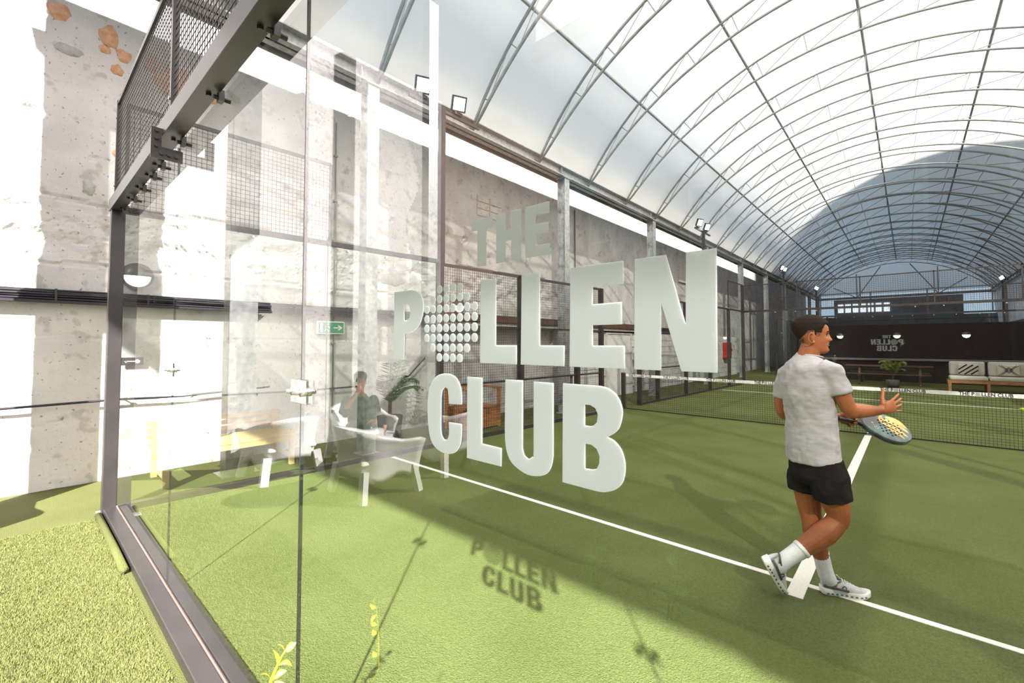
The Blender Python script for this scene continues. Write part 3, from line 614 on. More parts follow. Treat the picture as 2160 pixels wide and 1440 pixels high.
# exit sign
t=thing('exit_sign','green running man exit sign with arrow on a white box on the wall','sign',(-7.4,3.6,1.96))
b=MB(); b.box((-7.46,3.38,1.86),(-7.41,3.86,2.08)); bevel(b.build('sign_box',M['white'],t),.006)
b=MB(); b.box((-7.412,3.40,1.88),(-7.405,3.84,2.06)); b.build('sign_face',M['green'],t)
b=MB(); X=-7.4035
def quad(mb,L): mb.add([(X,y,z) for y,z in L],[tuple(range(len(L)))])
quad(b,[(3.66,1.96),(3.66,1.98),(3.76,1.98),(3.76,1.96)]); quad(b,[(3.74,1.92),(3.74,2.02),(3.82,1.97)])
quad(b,[(3.42,1.89),(3.42,2.05),(3.47,2.05),(3.47,1.89)])
for p,q in (((3.55,2.0),(3.53,1.95)),((3.53,1.95),(3.57,1.92)),((3.57,1.92),(3.57,1.89)),((3.53,1.95),(3.50,1.91)),((3.55,1.99),(3.59,1.97)),((3.55,1.99),(3.51,1.98))):
    b.bar((X,p[0],p[1]),(X,q[0],q[1]),.014,.002,(1,0,0))
b.tube([(X,3.56,2.025),(X+.001,3.56,2.025)],.013,10); b.build('sign_pictogram',M['white'],t,kind='stuff')
t=thing('key_sign','small black sign with a white key symbol beside the corner post','sign',(-7.45,.98,1.465))
b=MB(); b.box((-7.46,.90,1.42),(-7.445,1.12,1.52)); b.build('sign_plate',M['black'],t)
b=MB(); X=-7.443; b.tube([(X,1.06,1.47),(X+.002,1.06,1.47)],.026,14); b.box((X,.93,1.464),(X+.002,1.04,1.476)); b.box((X,.94,1.45),(X+.002,.952,1.476)); b.build('key_symbol',M['white'],t)
t=thing('fire_cabinet','red fire cabinet on the far left wall beyond the court','cabinet',(-7.2,24.5,1.3))
b=MB(); b.box((-7.17,24.3,.92),(-6.9,24.9,1.75)); bevel(b.build('body',M['red'],t),.02); b=MB(); b.box((-6.9,24.35,.97),(-6.885,24.85,1.7)); b.build('door',M['red'],t); b=MB(); b.box((-6.885,24.78,1.3),(-6.86,24.82,1.4)); b.build('handle',M['black'],t)
# ================================================================ FURNITURE
# slatted sunlit bench behind the side glass
t=thing('wooden_bench','pale slatted wooden bench in the sun behind the side glass','bench',(-6.9,1.9,0))
for i in range(7):
    x=-7.25+i*.105; b=MB(); b.box((x,1.15,.40),(x+.085,2.75,.425)); b.build('seat_slat',M['wood_b'],t)
for i in range(3):
    z=.47+i*.08; b=MB(); b.box((-7.30,1.15,z),(-7.275,2.75,z+.06)); b.build('back_slat',M['wood_b'],t)
for x in (-7.22,-6.56):
    for y in (1.22,2.65):
        b=MB(); b.box((x-.03,y-.03,0),(x+.03,y+.03,.40 if x>-7 else .68)); b.build('leg',M['wood_b'],t)
b=MB(); 
for y in (1.22,2.65): b.box((-7.22,y-.02,.33),(-6.56,y+.02,.40)); b.box((-7.22,y-.02,.1),(-6.56,y+.02,.14))
b.box((-6.58,1.22,.33),(-6.54,2.65,.40)); b.build('apron',M['wood_b'],t)
# wooden slatted armchair behind the mesh
t=thing('wooden_armchair','reddish wooden slatted armchair behind the side mesh','chair',(-6.65,6.35,0))
cx_,cy_=-6.65,6.25
for dx in (-.32,.32):
    for dy in (-.42,.42):
        b=MB(); b.box((cx_+dx-.03,cy_+dy-.03,0),(cx_+dx+.03,cy_+dy+.03,.80)); b.build('leg',M['wood'],t)
for dy in (-.42,.42):
    b=MB(); b.box((cx_-.36,cy_+dy-.05,.78),(cx_+.36,cy_+dy+.05,.82)); b.build('armrest',M['wood'],t)
b=MB(); b.box((cx_-.36,cy_-.42,.78),(cx_-.28,cy_+.42,.84)); b.build('back_rail',M['wood'],t)
for i in range(12):
    b=MB(); y=cy_-.40+i*.068; b.box((cx_+.30,y,.03),(cx_+.325,y+.05,.42)); b.build('front_slat',M['wood'],t)
for i in range(9):
    b=MB(); x=cx_-.3+i*.068; b.box((x,cy_+.44,.03),(x+.05,cy_+.46,.42)); b.box((x,cy_-.46,.03),(x+.05,cy_-.44,.42)); b.build('side_slat',M['wood'],t)
b=MB(); b.box((cx_-.33,cy_-.43,.40),(cx_+.33,cy_+.43,.44)); b.build('seat',M['wood'],t)
# bin beside the wall
t=thing('litter_bin','dark slim bin behind the side mesh near the door','bin',(-6.5,8.9,0)); b=MB(); b.tube([(-6.5,9.3,0),(-6.5,9.3,.85)],[.16,.18],16); b.build('body',M['black'],t,True); b=MB(); b.tube([(-6.5,9.3,.85),(-6.5,9.3,.9),(-6.5,9.3,.94)],[.19,.17,.08],16); b.build('lid',M['black'],t,True)
# palm
def palm(x,y,lab,h=1.1,n=15,zp=.45,lm='leaf'):
    t=thing('potted_palm',lab,'plant',(x,y,0)); b=MB(); b.tube([(x,y,0),(x,y,zp)],[.17,.22],18); b.build('pot',M['pot'],t,True)
    b=MB(); b.tube([(x,y,zp-.02),(x,y,zp+.25)],.03,8); b.build('stem',M['wood_d'],t)
    for k in range(n):
        a=2*PI*k/n+random.uniform(-.2,.2); L=h*random.uniform(.75,1.05); rise=random.uniform(.9,2.2); b=MB(); prev=None
        for s in range(15):
            q=s/14; p=Vector((x+math.cos(a)*L*q*.75,y+math.sin(a)*L*q*.75,zp+.2+L*rise*(q*1.15-q*q*.75)))
            if prev is not None:
                tg=(p-prev).normalized(); sd=tg.cross(Vector((0,0,1))).normalized(); b.bar(prev,p,.008,.008)
                ll=.26*math.sin(PI*min(1,q*.9+.12))
                for sg in (-1,1): e=p+sd*sg*ll*.8+tg*ll*.6-Vector((0,0,.06*q+.03)); m1=p+(e-p)*.4+tg*.014; b.add([p,m1,e,p+(e-p)*.4-tg*.014],[(0,1,2,3)])
            prev=p
        b.build('palm_frond',M[lm],t)
palm(-6.72,4.35,'green potted palm between the side glass and the wall',.85)
# white tub armchairs (mirrored in the glass)
def tub(x,y,rz,lab):
    t=thing('tub_chair',lab,'chair',(0,0,0),'white moulded tub chairs'); b=MB(); n=30; out=[];
    def prof(a):   # a from -1..1 around the back, returns plan position and top height
        s=abs(a); 
        if s<.55: ang=a/.55*PI/2; px_=-.05-.27*math.cos(ang); py_=.30*math.sin(ang)
        else: px_=-.05+(s-.55)/.45*.40; py_=math.copysign(.30+.04*(s-.55)/.45,a)
        top=.74-.16*min(1,(s/.75))**1.6-(.03 if s>.95 else 0); return px_,py_,top
    V=[]
    for i in range(n+1):
        a=-1+2*i/n; px_,py_,tp=prof(a); fl=1.0
        zb=.25-.10*max(math.exp(-((abs(a)-1)/.2)**2),math.exp(-((abs(a)-.5)/.2)**2))
        for k in range(9):
            q=k/8; z=zb+(tp-zb)*q; f=1+.16*q*q; V.append((px_*f-.03*q*(1-abs(a)),py_*f,z))
        for k in range(9):
            q=1-k/8; z=zb+.02+(tp-.05-zb)*q; f=(1+.16*q*q)*.86; V.append((px_*f-.03*q*(1-abs(a)),py_*f,z))
    fs=[]
    for i in range(n):
        for k in range(17): a=i*18+k; fs.append((a,a+1,a+19,a+18))
        fs.append((i*18+17,i*18,i*18+18,i*18+35))
    fs.append(tuple(range(18))); fs.append(tuple(n*18+17-k for k in range(18)))
    b.add(V,fs); b.build('shell',M['white'],t,True,weld=True)
    b=MB(); b.box((-.27,-.27,.34),(.36,.27,.40)); bevel(b.build('seat',M['white'],t,True),.03,3)
    b=MB(); b.box((.30,-.34,.24),(.36,.34,.36)); bevel(b.build('front_apron',M['white'],t),.015)
    for dx,dy in ((.30,-.30),(.30,.30),(-.24,-.27),(-.24,.27)):
        b=MB(); b.bar((dx,dy,.30),(dx*1.16,dy*1.16,0),.085,.055,(1,0,0)); b.build('leg',M['white'],t)
    t.location=(x,y,0); t.rotation_euler=(0,0,rz); return t
for x,y,r,l in [(-6.03,-.90,PI,'white tub chair nearest the left wall, mirrored in the glass'),(-4.66,-1.34,-PI/2,'white tub chair with its back to the glass, mirrored in the glass'),(-4.80,-2.5,PI*.93,'white tub chair right of the seated person, mirrored in the glass'),(-6.15,-2.0,.15,'white tub chair the dark clothed person sits in, mirrored in the glass')]:
    tub(x,y,r,l).scale=(1.1,1.1,1.08)
t=thing('side_table','low round table between the tub chairs, mirrored in the glass','table',(-5.27,-1.80,0))
b=MB(); b.tube([(-5.27,-1.80,.48),(-5.27,-1.80,.51)],.21,28); b.build('table_top',M['white'],t); b=MB(); b.tube([(-5.27,-1.80,0),(-5.27,-1.80,.02),(-5.27,-1.80,.48)],[.2,.03,.03],14); b.build('pedestal',M['steel'],t)
b=MB(); b.tube([(-5.22,-1.74,.512),(-5.22,-1.74,.66),(-5.22,-1.74,.70),(-5.22,-1.74,.74)],[.033,.033,.014,.014],12); tag(b.build('water_bottle',M['clear'],None,True),'clear water bottle on the low table, mirrored in the glass','bottle')
b=MB(); b.tube([(-5.30,-1.90,.512),(-5.30,-1.90,.60)],[.03,.035],12); tag(b.build('tumbler',M['terra'],None,True),'small reddish tumbler on the low table, mirrored in the glass','glass')
# sofa, cushions, picnic table beyond the court
SY=22.6; t=thing('sofa','two seat outdoor sofa with pale cushions on a wooden frame','sofa',(2.0,SY,0))
for x0 in (1.05,2.03):
    b=MB(); b.box((x0,SY-.4,.40),(x0+.95,SY+.35,.55)); bevel(b.build('seat_cushion',M['cushion'],t,True),.05,3)
    b=MB(); b.box((x0+.02,SY+.18,.55),(x0+.93,SY+.40,1.05)); bevel(b.build('back_cushion',M['cushion'],t,True),.07,3)
b=MB(); b.box((1.0,SY-.42,.30),(3.03,SY+.42,.40)); b.build('frame',M['wood'],t)
for x in (1.05,2.0,2.98):
    for y in (SY-.38,SY+.38): b=MB(); b.box((x-.04,y-.04,0),(x+.04,y+.04,.30)); b.build('leg',M['wood'],t)
def pcush(x,lab,kind):
    c=thing('throw_cushion',lab,'cushion',(x,SY+.08,.78)); b=MB(); b.box((x-.27,SY+.04,.57),(x+.27,SY+.17,.97)); bevel(b.build('cover',M['cushion'],c,True),.05,3)
    b=MB(); y=SY+.036
    def st(p,q,w): b.bar((p[0],y,p[1]),(q[0],y,q[1]),w,.006,(0,1,0))
    if kind: 
        for a_,b_,c_,d_ in ((-.25,.76,-.03,.95),(-.25,.62,.12,.94),(-.10,.60,.25,.90),(.06,.60,.25,.76)): st((x+a_,b_),(x+c_,d_),.04)
    else:
        for s in (-1,1):
            for k in (0,.06): st((x-.24+k,.60),(x-.04+k*.5,.78),.014); st((x-.24+k,.95),(x-.04+k*.5,.78),.014); st((x+.24-k,.60),(x+.04-k*.5,.78),.014); st((x+.24-k,.95),(x+.04-k*.5,.78),.014)
            break
        for r_ in (.06,.10):
            for a,c_ in (((-r_,0),(0,r_)),((0,r_),(r_,0)),((r_,0),(0,-r_)),((0,-r_),(-r_,0))): st((x+a[0],.78+a[1]),(x+c_[0],.78+c_[1]),.014)
    b.build('black_pattern',M['net'],c)
pcush(1.55,'cream cushion with black diagonal stripes on the left of the sofa',1); pcush(2.52,'cream cushion with black crosses and diamonds on the right of the sofa',0)
t=thing('picnic_table','brown wooden picnic table with benches beyond the far glass','picnic table',(-1.0,24.3,0))
for i in range(5): b=MB(); b.box((-2.1,23.95+i*.15,.74),(.7,24.08+i*.15,.78)); b.build('top_plank',M['wood_d'],t)
for y in (23.45,25.0): b=MB(); b.box((-2.0,y,.43),(.6,y+.25,.47)); b.build('bench_plank',M['wood_d'],t)
for x in (-1.6,.3):
    b=MB(); b.bar((x,24.15,.74),(x,23.6,0),.07,.07); b.bar((x,24.5,.74),(x,25.05,0),.07,.07); b.bar((x,23.4,.42),(x,25.25,.42),.06,.08); b.build('trestle',M['wood_d'],t)
# dark bar front behind the lounge
b=MB(); b.box((-3.9,26.1,0),(5.2,26.4,2.55)); dk=struct(b,'wall_lounge',M['dark'],'dark clad wall behind the lounge')
for z in (.95,1.0): b=MB(); b.box((-3.9,26.0,z),(5.0,26.1,z+.02)); b.build('ledge',M['galv'],dk)
palm(-.5,22.6,'yellow green shrub in front of the picnic table',.6,26,.3,'leaf_s')
# shrubs by the camera: sprig rising in front of the glass
t=thing('young_shrub','young shrub sprig with glossy yellow green leaves at the bottom edge','plant',(-1.6,.56,0))
b=MB(); b.box((-1.78,.50,0),(-1.60,.60,.16)); bevel(b.build('trough',M['pot'],t),.01)
def sprig(x,y,z0,z1,n,lean,sc=1,seed=1,lm='leaf_y'):
    rs=random.Random(seed); P=[]
    for i in range(9): q=i/8; P.append(Vector((x+lean*q**1.5,y+.01*math.sin(q*5),z0+(z1-z0)*q)))
    b=MB(); b.tube(P,[.004*(1-.5*i/8) for i in range(9)],6); b.build('stem',M[lm],t,True)
    for k in range(n):
        q=1-k/(n)*.95 if n>1 else 1; i=min(7,int(q*8)); p=P[i].lerp(P[i+1],q*8-i)
        a=k*2.4+seed; L=.048*sc*rs.uniform(.8,1.25); w=.011*sc; d=Vector((math.cos(a),math.sin(a)*.6,.55)).normalized(); 
        if k==0: d=Vector((.5,.1,.9)).normalized()
        s=d.cross(Vector((0,0,1))).normalized(); u=s.cross(d); b=MB(); V=[];m=7
        for j in range(m+1):
            e=j/m; wd=w*math.sin(PI*min(1,e**.8))*1.0+.0006; c=p+d*L*e-u*0+Vector((0,0,-.02*e*e*sc)); V+=[c-s*wd+u*.003*sc,c,c+s*wd+u*.003*sc]
        F=[]
        for j in range(m): o_=j*3; F+=[(o_,o_+1,o_+4,o_+3),(o_+1,o_+2,o_+5,o_+4)]
        b.add(V,F); b.build('leaf',M[lm],t,True)
YS=t
t0_=t; t=thing('bushy_shrub','leafy shrub below the frame whose shadow falls on the court turf','plant',(-.62,.22,0))
b=MB(); b.tube([(-.62,.22,0),(-.62,.22,.5)],[.15,.19],18); b.build('pot',M['pot'],t,True)
for i in range(11): a=i*2.4; sprig(-.62+.09*math.cos(a),.22+.07*math.sin(a),.5,1.0+.17*math.sin(i*1.7)*.9,9,.05*math.cos(a),1.2,3+i,'leaf')
# grass strip folded against the rail
b=MB(); b.tube([(-5.95,.585,.02),(-4.9,.585,.028),(-4.35,.58,.03)],.028,8); tag(b.build('turf_offcut',M['turf_out'],None,True),'rolled edge of turf lying along the base rail','turf')
# ================================================================ PEOPLE
def skinmat(name,c,c2): 
    m=mat(name,c,.48,c2=c2,ns=6,bump=.05,bs=90,spec=.4); b=m.node_tree.nodes['Principled BSDF']; b.inputs['Subsurface Weight'].default_value=.08; b.inputs['Subsurface Radius'].default_value=(.02,.008,.004); return m
M['skin']=skinmat('skin_brown',(.365,.120,.046),(.315,.10,.037)); M['lip']=mat('lip',(.33,.12,.08),.4)
M['shirt']=mat('grey_marl_shirt',(.43,.405,.42),.85,c2=(.385,.365,.376),ns=16,stretch=(1,1,6),bump=.06,bs=14,lo=.4,hi=.62)
M['shorts']=mat('black_shorts',(.010,.008,.008),.75,spec=.12,c2=(.018,.015,.015),ns=9,bump=.2,bs=12)
M['sock']=mat('white_sock',(.72,.72,.72),.9,c2=(.60,.60,.61),ns=40,stretch=(6,6,1),bump=.3,bs=60)
M['shoe']=mat('pale_grey_shoe',(.50,.51,.50),.7,c2=(.43,.44,.43),ns=30); M['sole']=mat('white_sole',(.75,.74,.68),.5); M['darkgrey']=mat('charcoal_trim',(.07,.075,.085),.6)
def P(px,py,d):
    a=(px-1080)/936; v=(690-py)/936; F=Vector((-math.sin(TH)*math.cos(PT),math.cos(TH)*math.cos(PT),math.sin(PT))); R=Vector((math.cos(TH),math.sin(TH),0)); U=R.cross(F)
    r=F+R*a+U*v; k=Vector((-math.sin(TH),math.cos(TH),0)); return Vector((0,0,1.7))+r*(d/r.dot(k))
RV=Vector((math.cos(TH),math.sin(TH),0)); AV=Vector((-math.sin(TH),math.cos(TH),0)); ZV=Vector((0,0,1))
def rem(o,vox,it=6,fac=.5):
    r=o.modifiers.new('r','REMESH'); r.mode='VOXEL'; r.voxel_size=vox; r.use_smooth_shade=True
    if it: s=o.modifiers.new('s','SMOOTH'); s.iterations=it; s.factor=fac
    return o
def interp(tab,z):
    if z<=tab[0][0]: return tab[0][1:]
    for a,b in zip(tab,tab[1:]):
        if z<=b[0]:
            t=(z-a[0])/(b[0]-a[0]); t=t*t*(3-2*t)*.5+t*.5; return tuple(a[i]+(b[i]-a[i])*t for i in range(1,len(a)))
    return tab[-1][1:]
HT=[(.0,.060,.0,.022),(.008,.076,-.012,.036),(.02,.084,-.03,.048),(.04,.080,-.045,.057),(.062,.080,-.055,.062),(.08,.079,-.066,.066),(.10,.080,-.082,.069),(.122,.082,-.094,.072),(.14,.087,-.10,.074),(.165,.085,-.102,.0755),(.19,.072,-.096,.071),(.21,.052,-.08,.06),(.225,.028,-.056,.042),(.233,.004,-.03,.022),(.236,-.01,-.02,.008)]
def headpt(th,z,off=0,bumps=True):
    f,b,w=interp(HT,z); c=-.008; cs=math.cos(th); sn=math.sin(th)
    x=c+(f-c if cs>0 else c-b)*math.copysign(abs(cs)**.92,cs); y=w*math.copysign(abs(sn)**.95,sn)
    if cs>0 and z<.07: y*=1-.22*cs*cs*(1-z/.07)
    if bumps and cs>0:
        g=lambda v,c_,s: math.exp(-((v-c_)/s)**2)
        # nose
        if .076<z<.135:
            q=(z-.084)/.042; prof=.026*max(0,1-max(0,q))**.8+.003 if q>0 else .026*max(0,1+q*3.0)
            x+=prof*g(y,0,.0115+.004*g(z,.088,.01))
            x+=.008*g(z,.088,.009)*g(abs(y),.013,.006)
        x+=.008*g(z,.069,.0055)*g(y,0,.022)+.007*g(z,.053,.006)*g(y,0,.020)-.005*g(z,.0605,.003)*g(y,0,.024)
        x+=.005*g(z,.026,.012)*g(y,0,.022)
        x-=.011*g(z,.118,.012)*g(abs(y),.031,.014)
        x+=.005*g(z,.136,.007)*g(abs(y),.026,.022)
        x+=.006*g(z,.088,.018)*g(abs(y),.042,.014)
    r=math.hypot(x-c,y); k=(r+off)/max(r,1e-5)
    return Vector((c+(x-c)*k,y*k,z+(off*max(0,(z-.15)/.086) if off else 0)))
def head(mb,O,fx,up,scale=1.0,n=72,mz=76):
    fx=fx.normalized(); up=(up-fx*up.dot(fx)).normalized(); ly=up.cross(fx)
    T=lambda p: O+(fx*p.x+ly*p.y+up*p.z)*scale
    vs=[];fs=[]
    for j in range(mz+1):
        z=.236*j/mz
        for i in range(n): vs.append(T(headpt(2*PI*i/n,z)))
    for j in range(mz):
        for i in range(n): a=j*n+i;b=j*n+(i+1)%n; fs.append((a,b,b+n,a+n))
    fs.append(tuple(range(n-1,-1,-1))); fs.append(tuple(mz*n+i for i in range(n)))
    mb.add(vs,fs)
    for sg in (-1,1):   # ears
        c=Vector((-.012,sg*.074,.100)); pts=[]
        for k in range(13):
            a=-2.2+k*4.6/12; pts.append(T(c+Vector((-.004+.017*math.cos(a+PI*.5+.9)*1.0-.002,sg*(.007+.004*math.sin(a)),.030*math.sin(a+PI*.5+.9)))))
        mb.tube(pts,.0048,8,rnd=1); mb.ell(T(c+Vector((.002,0,0))),(.013*scale,.006*scale,.024*scale),(fx,ly,up)); mb.ell(T(c+Vector((.006,sg*.003,-.026))),(.008*scale,.006*scale,.009*scale),(fx,ly,up))
    return T,fx,ly,up
def hairline(p):
    x,z=p.x,p.z
    if x>.052: return z>.186-.0*x
    if x>.036: return z>.186-(.052-x)*2.6
    if x>.012: return z>.135
    if x>-.004: return z>.118
    if x>-.03: return z>.150
    return z>.150-min(.066,(-.03-x)*1.5)
def hair(parent,T,scale,m,thick=.010):
    n=84;mz=90;idx={};vs=[];fs=[]
    def keep(i,j): 
        p=headpt(2*PI*(i%n)/n,.236*j/mz,0,False); return hairline(p)
    grid=[[keep(i,j) for i in range(n)] for j in range(mz+1)]
    def vid(i,j,o):
        i%=n; k=(i,j,o)
        if k not in idx:
            z=.236*j/mz; h=thick*min(1.0,max(.12,(z-.105)/.08)); p=headpt(2*PI*i/n,z,h if o else -.004,False)
            if o: p+=Vector((noise.noise(p*230),noise.noise(p*230+Vector((5,0,0))),noise.noise(p*230+Vector((0,9,0)))))*.0016
            idx[k]=len(vs); vs.append(T(p))
        return idx[k]
    q=lambda i,j: 0<=j<mz and grid[j][i%n] and grid[j][(i+1)%n] and grid[j+1][i%n] and grid[j+1][(i+1)%n]
    for j in range(mz):
        for i in range(n):
            if q(i,j):
                fs.append((vid(i,j,1),vid(i+1,j,1),vid(i+1,j+1,1),vid(i,j+1,1)))
                if not q(i,j-1): fs.append((vid(i,j,0),vid(i+1,j,0),vid(i+1,j,1),vid(i,j,1)))
                if not q(i-1,j): fs.append((vid(i,j,0),vid(i,j,1),vid(i,j+1,1),vid(i,j+1,0)))
                if not q(i+1,j): fs.append((vid(i+1,j,1),vid(i+1,j,0),vid(i+1,j+1,0),vid(i+1,j+1,1)))
    fs.append(tuple(vid(i,mz-1,1) for i in range(n)))
    b=MB(); b.add(vs,fs); return b.build('hair',m,parent,True)
def hand(mb,wr,palm_dir,nrm,thumb_side,curls,spread,L=.185,th_open=.9,thumb_curl=.2):
    # wr wrist point, palm_dir towards knuckles, nrm out of the back of the hand, thumb_side: direction towards the thumb
    d=palm_dir.normalized(); s=(thumb_side-d*thumb_side.dot(d)).normalized(); n=s.cross(d)
    if n.dot(nrm)<0: n=-n
    pl=L*.50; w=L*.42
    mb.tube([wr-d*.02,wr+d*pl*.2,wr+d*pl*.6,wr+d*pl*.95],[(w*.36,.020),(w*.44,.017),(w*.53,.015),(w*.5,.012)],14,ref=s,rnd=1)
    lens=[.42,.47,.44,.34]; rad=[.0088,.009,.0086,.0076]
    for k in range(4):
        o=(1.5-k)/3*w*.86; base=wr+d*pl*(.9-.04*abs(k-1))+s*o
        a=curls[k] if isinstance(curls,(list,tuple)) else curls
        fd=(d+s*(1.5-k)*spread/1.5).normalized(); ax=fd; pts=[base-fd*.03,base]; ang=0; p=base
        for seg,fr in enumerate((.46,.30,.24)):
            ang+=a*(.8,1.0,.7)[seg]; dd=(fd*math.cos(ang)-n*math.sin(ang)); p=p+dd*L*lens[k]*fr; pts.append(p.copy())
        mb.tube(pts,[rad[k]*q for q in (1.05,1.1,1.0,.93,.8)],10,rnd=1)
    tb=wr+d*pl*.22+s*w*.42; td=(d*(1-th_open*.55)+s*th_open-n*.25).normalized(); p1=tb+td*L*.22; td2=(td+d*.35-n*thumb_curl).normalized(); p2=p1+td2*L*.17; p3=p2+(td2-n*thumb_curl*.6).normalized()*L*.13
    mb.tube([tb-td*.02-s*.01,tb,p1,p2,p3],[.014,.0165,.0115,.0105,.0085],10,rnd=1)
def shoe(parent,heel,fwd,up,flip=1,name='shoe',lab=None):
    # heel: point under the heel on the sole, fwd towards toe, up out of the shoe
    f=fwd.normalized(); u=(up-f*up.dot(f)).normalized(); s=u.cross(f)
    T=lambda x,y,z: heel+f*x+s*y*flip*1.08+u*z*1.25
    st=[(.0,.026,.0),(.02,.034,.0),(.07,.036,.002),(.12,.036,.0),(.17,.044,-.004),(.215,.048,-.005),(.255,.042,-.003),(.285,.026,.0),(.298,.008,.002)]
    LIFT=lambda x: .012*max(0,(x-.2)/.1)**2+.006*max(0,(.03-x)/.03)
    b=MB(); rings=[]
    for x,w,c in st:
        z0=LIFT(x); t=.036-.008*min(1,x/.3)
        ring=[(x,c-w*.9,z0),(x,c-w*1.03,z0+t*.35),(x,c-w,z0+t),(x,c+w,z0+t),(x,c+w*1.03,z0+t*.35),(x,c+w*.9,z0)]; rings.append(ring)
    V=[T(*p) for r in rings for p in r]; n=6; F=[(i*n+k,i*n+(k+1)%n,(i+1)*n+(k+1)%n,(i+1)*n+k) for i in range(len(rings)-1) for k in range(n)]+[tuple(range(n)),tuple(range(len(V)-1,len(V)-n-1,-1))]
    b.add(V,F); root=thing_part(name,parent,lab)
    so=b.build('sole',M['sole'],root,True,weld=True); sb=so.modifiers.new('b','BEVEL'); sb.width=.004; sb.segments=2
    b=MB()
    for side in (-1,1):
        for k in range(9):
            x=.03+k*.027; f_,w,_=0,0,0
            ws=[q for q in st if q[0]<=x][-1]; we=[q for q in st if q[0]>x][0]; tt=(x-ws[0])/(we[0]-ws[0]); w=ws[1]+(we[1]-ws[1])*tt; c=ws[2]+(we[2]-ws[2])*tt
            b.ell(T(x,c+side*w*1.02,LIFT(x)+.014),(.0095,.003,.0055),(f,s,u),8,5)
    b.build('sole_hollows',M['darkgrey'],root,True)
    up_=[(.004,.020,.094,.025),(.03,.031,.088,.022),(.06,.034,.074,.022),(.09,.036,.072,.022),(.12,.038,.078,.022),(.15,.041,.072,.022),(.18,.044,.062,.02),(.22,.045,.050,.02),(.26,.036,.040,.02),(.286,.016,.032,.02)]
    V=[];n=14
    for x,w,h,z0 in up_:
        for k in range(n):
            a=-.25+ (PI+.5)*k/(n-1); V.append(T(x,-.003*min(1,x/.2)+w*math.cos(a),z0+max(-.004,(h-z0)*math.sin(a)**.8 if math.sin(a)>0 else (h-z0)*math.sin(a)*.4)))
    F=[(i*n+k,i*n+k+1,(i+1)*n+k+1,(i+1)*n+k) for i in range(len(up_)-1) for k in range(n-1)]+[tuple(range(n)),tuple(range(len(V)-1,len(V)-n-1,-1))]
    b=MB(); b.add(V,F); q=b.build('upper',M['shoe'],root,True); ss=q.modifiers.new('s','SUBSURF'); ss.levels=1; ss.render_levels=1
    b=MB(); b.tube([T(.006+.056*(1-math.cos(a))*1.02,.031*math.sin(a),.088-.008*(1-math.cos(a))+.006*math.cos(2*a)) for a in [2*PI*k/18 for k in range(19)]],.0052,8); b.build('collar',M['darkgrey'],root,True)
    b=MB()
    for side in (-1,1): b.tube([T(.008,side*.026,.050),T(.05,side*.0385,.050),T(.10,side*.040,.044),T(.15,side*.0435,.038)],[(.008,.003)]*4,8,ref=u)
    b.build('side_stripe',M['darkgrey'],root,True)
    b=MB()
    for side in (-1,1): b.tube([T(.125+.012*math.cos(a),side*(.0405),.050+.012*math.sin(a)) for a in [2*PI*k/14 for k in range(15)]],.0022,6); b.tube([T(.137,side*.041,.042),T(.142,side*.0415,.034)],.002,6)
    b.build('round_emblem',M['net'],root,True)
    b=MB()
    for k in range(5): x=.125+k*.017; z=.082-.0065*k; b.tube([T(x,-.020,z-.004),T(x+.004,0,z+.003),T(x,.020,z-.004)],.0028,6)
    b.tube([T(.12,.0,.088),T(.105,.02,.097),T(.12,.035,.088)],.0018,6); b.build('laces',M['white'],root,True)
    return T
def thing_part(name,parent,lab=None):
    o=bpy.data.objects.new(name,None); COL.objects.link(o); o.parent=parent; o.empty_display_size=.05
    if lab: o['label']=lab
    return o
# sprig of the young shrub in front of the glass
DS=1.375; SP=[Vector((-1.69,.55,.155)),P(552,1560,DS),P(556,1520,DS),P(566,1455,DS),P(573,1430,DS),P(585,1403,DS),P(595,1383,DS),P(602,1372,DS)]
b=MB(); b.tube(SP,[.006,.006,.0055,.005,.0045,.0035,.003,.0022],8); b.build('stem',M['leaf_y'],YS,True)
def leaf(a,c_,w,archp,twist):
    A=P(*a,DS); B=P(*c_,DS+.012); d=B-A; L=d.length; s=d.cross(AV).normalized(); up=s; side=(s*math.cos(twist)+AV*math.sin(twist)); V=[];m=8
    for i in range(m+1):
        e=i/m; c=A+d*e+s*archp*math.sin(PI*e); wd=w*math.sin(PI*min(1,.06+.94*e)**.85)+.0004; fold=side.cross(d.normalized())*wd*.45
        V+=[c-side*wd+fold,c,c+side*wd+fold]
    F=[q for i in range(m) for q in ((3*i,3*i+1,3*i+4,3*i+3),(3*i+1,3*i+2,3*i+5,3*i+4))]
    b=MB(); b.add(V,F); b.build('leaf',M['leaf_y'],YS,True)
for a in (((602,1372),(625,1355),.0105,.002,.5),((600,1372),(576,1365),.006,-.010,1.1),((585,1403),(576,1370),.0095,-.003,.4),((586,1402),(616,1404),.0065,.012,1.1),((573,1430),(605,1414),.010,.004,.6),((571,1432),(549,1424),.008,-.008,.9),((566,1455),(600,1440),.011,.004,.5),((562,1470),(538,1455),.010,-.006,.8),((556,1520),(590,1500),.011,.006,.5)): leaf(*a)
# ---------------- the padel player
PO=Vector((-.30,3.75,0))
mp=thing('person','man in grey T-shirt and black shorts walking with a racket, one palm open','person',tuple(PO))
body=MB()
Hf=(RV*math.cos(-.42)+AV*math.sin(-.42)).normalized(); Hu=(ZV*1.0-Hf*.10).normalized()
HO=P(1719,746,3.03)-Hf*.012+Vector((0,0,.0))
HS=1.075
T,hfx,hly,hup=head(body,HO,Hf,Hu,HS)
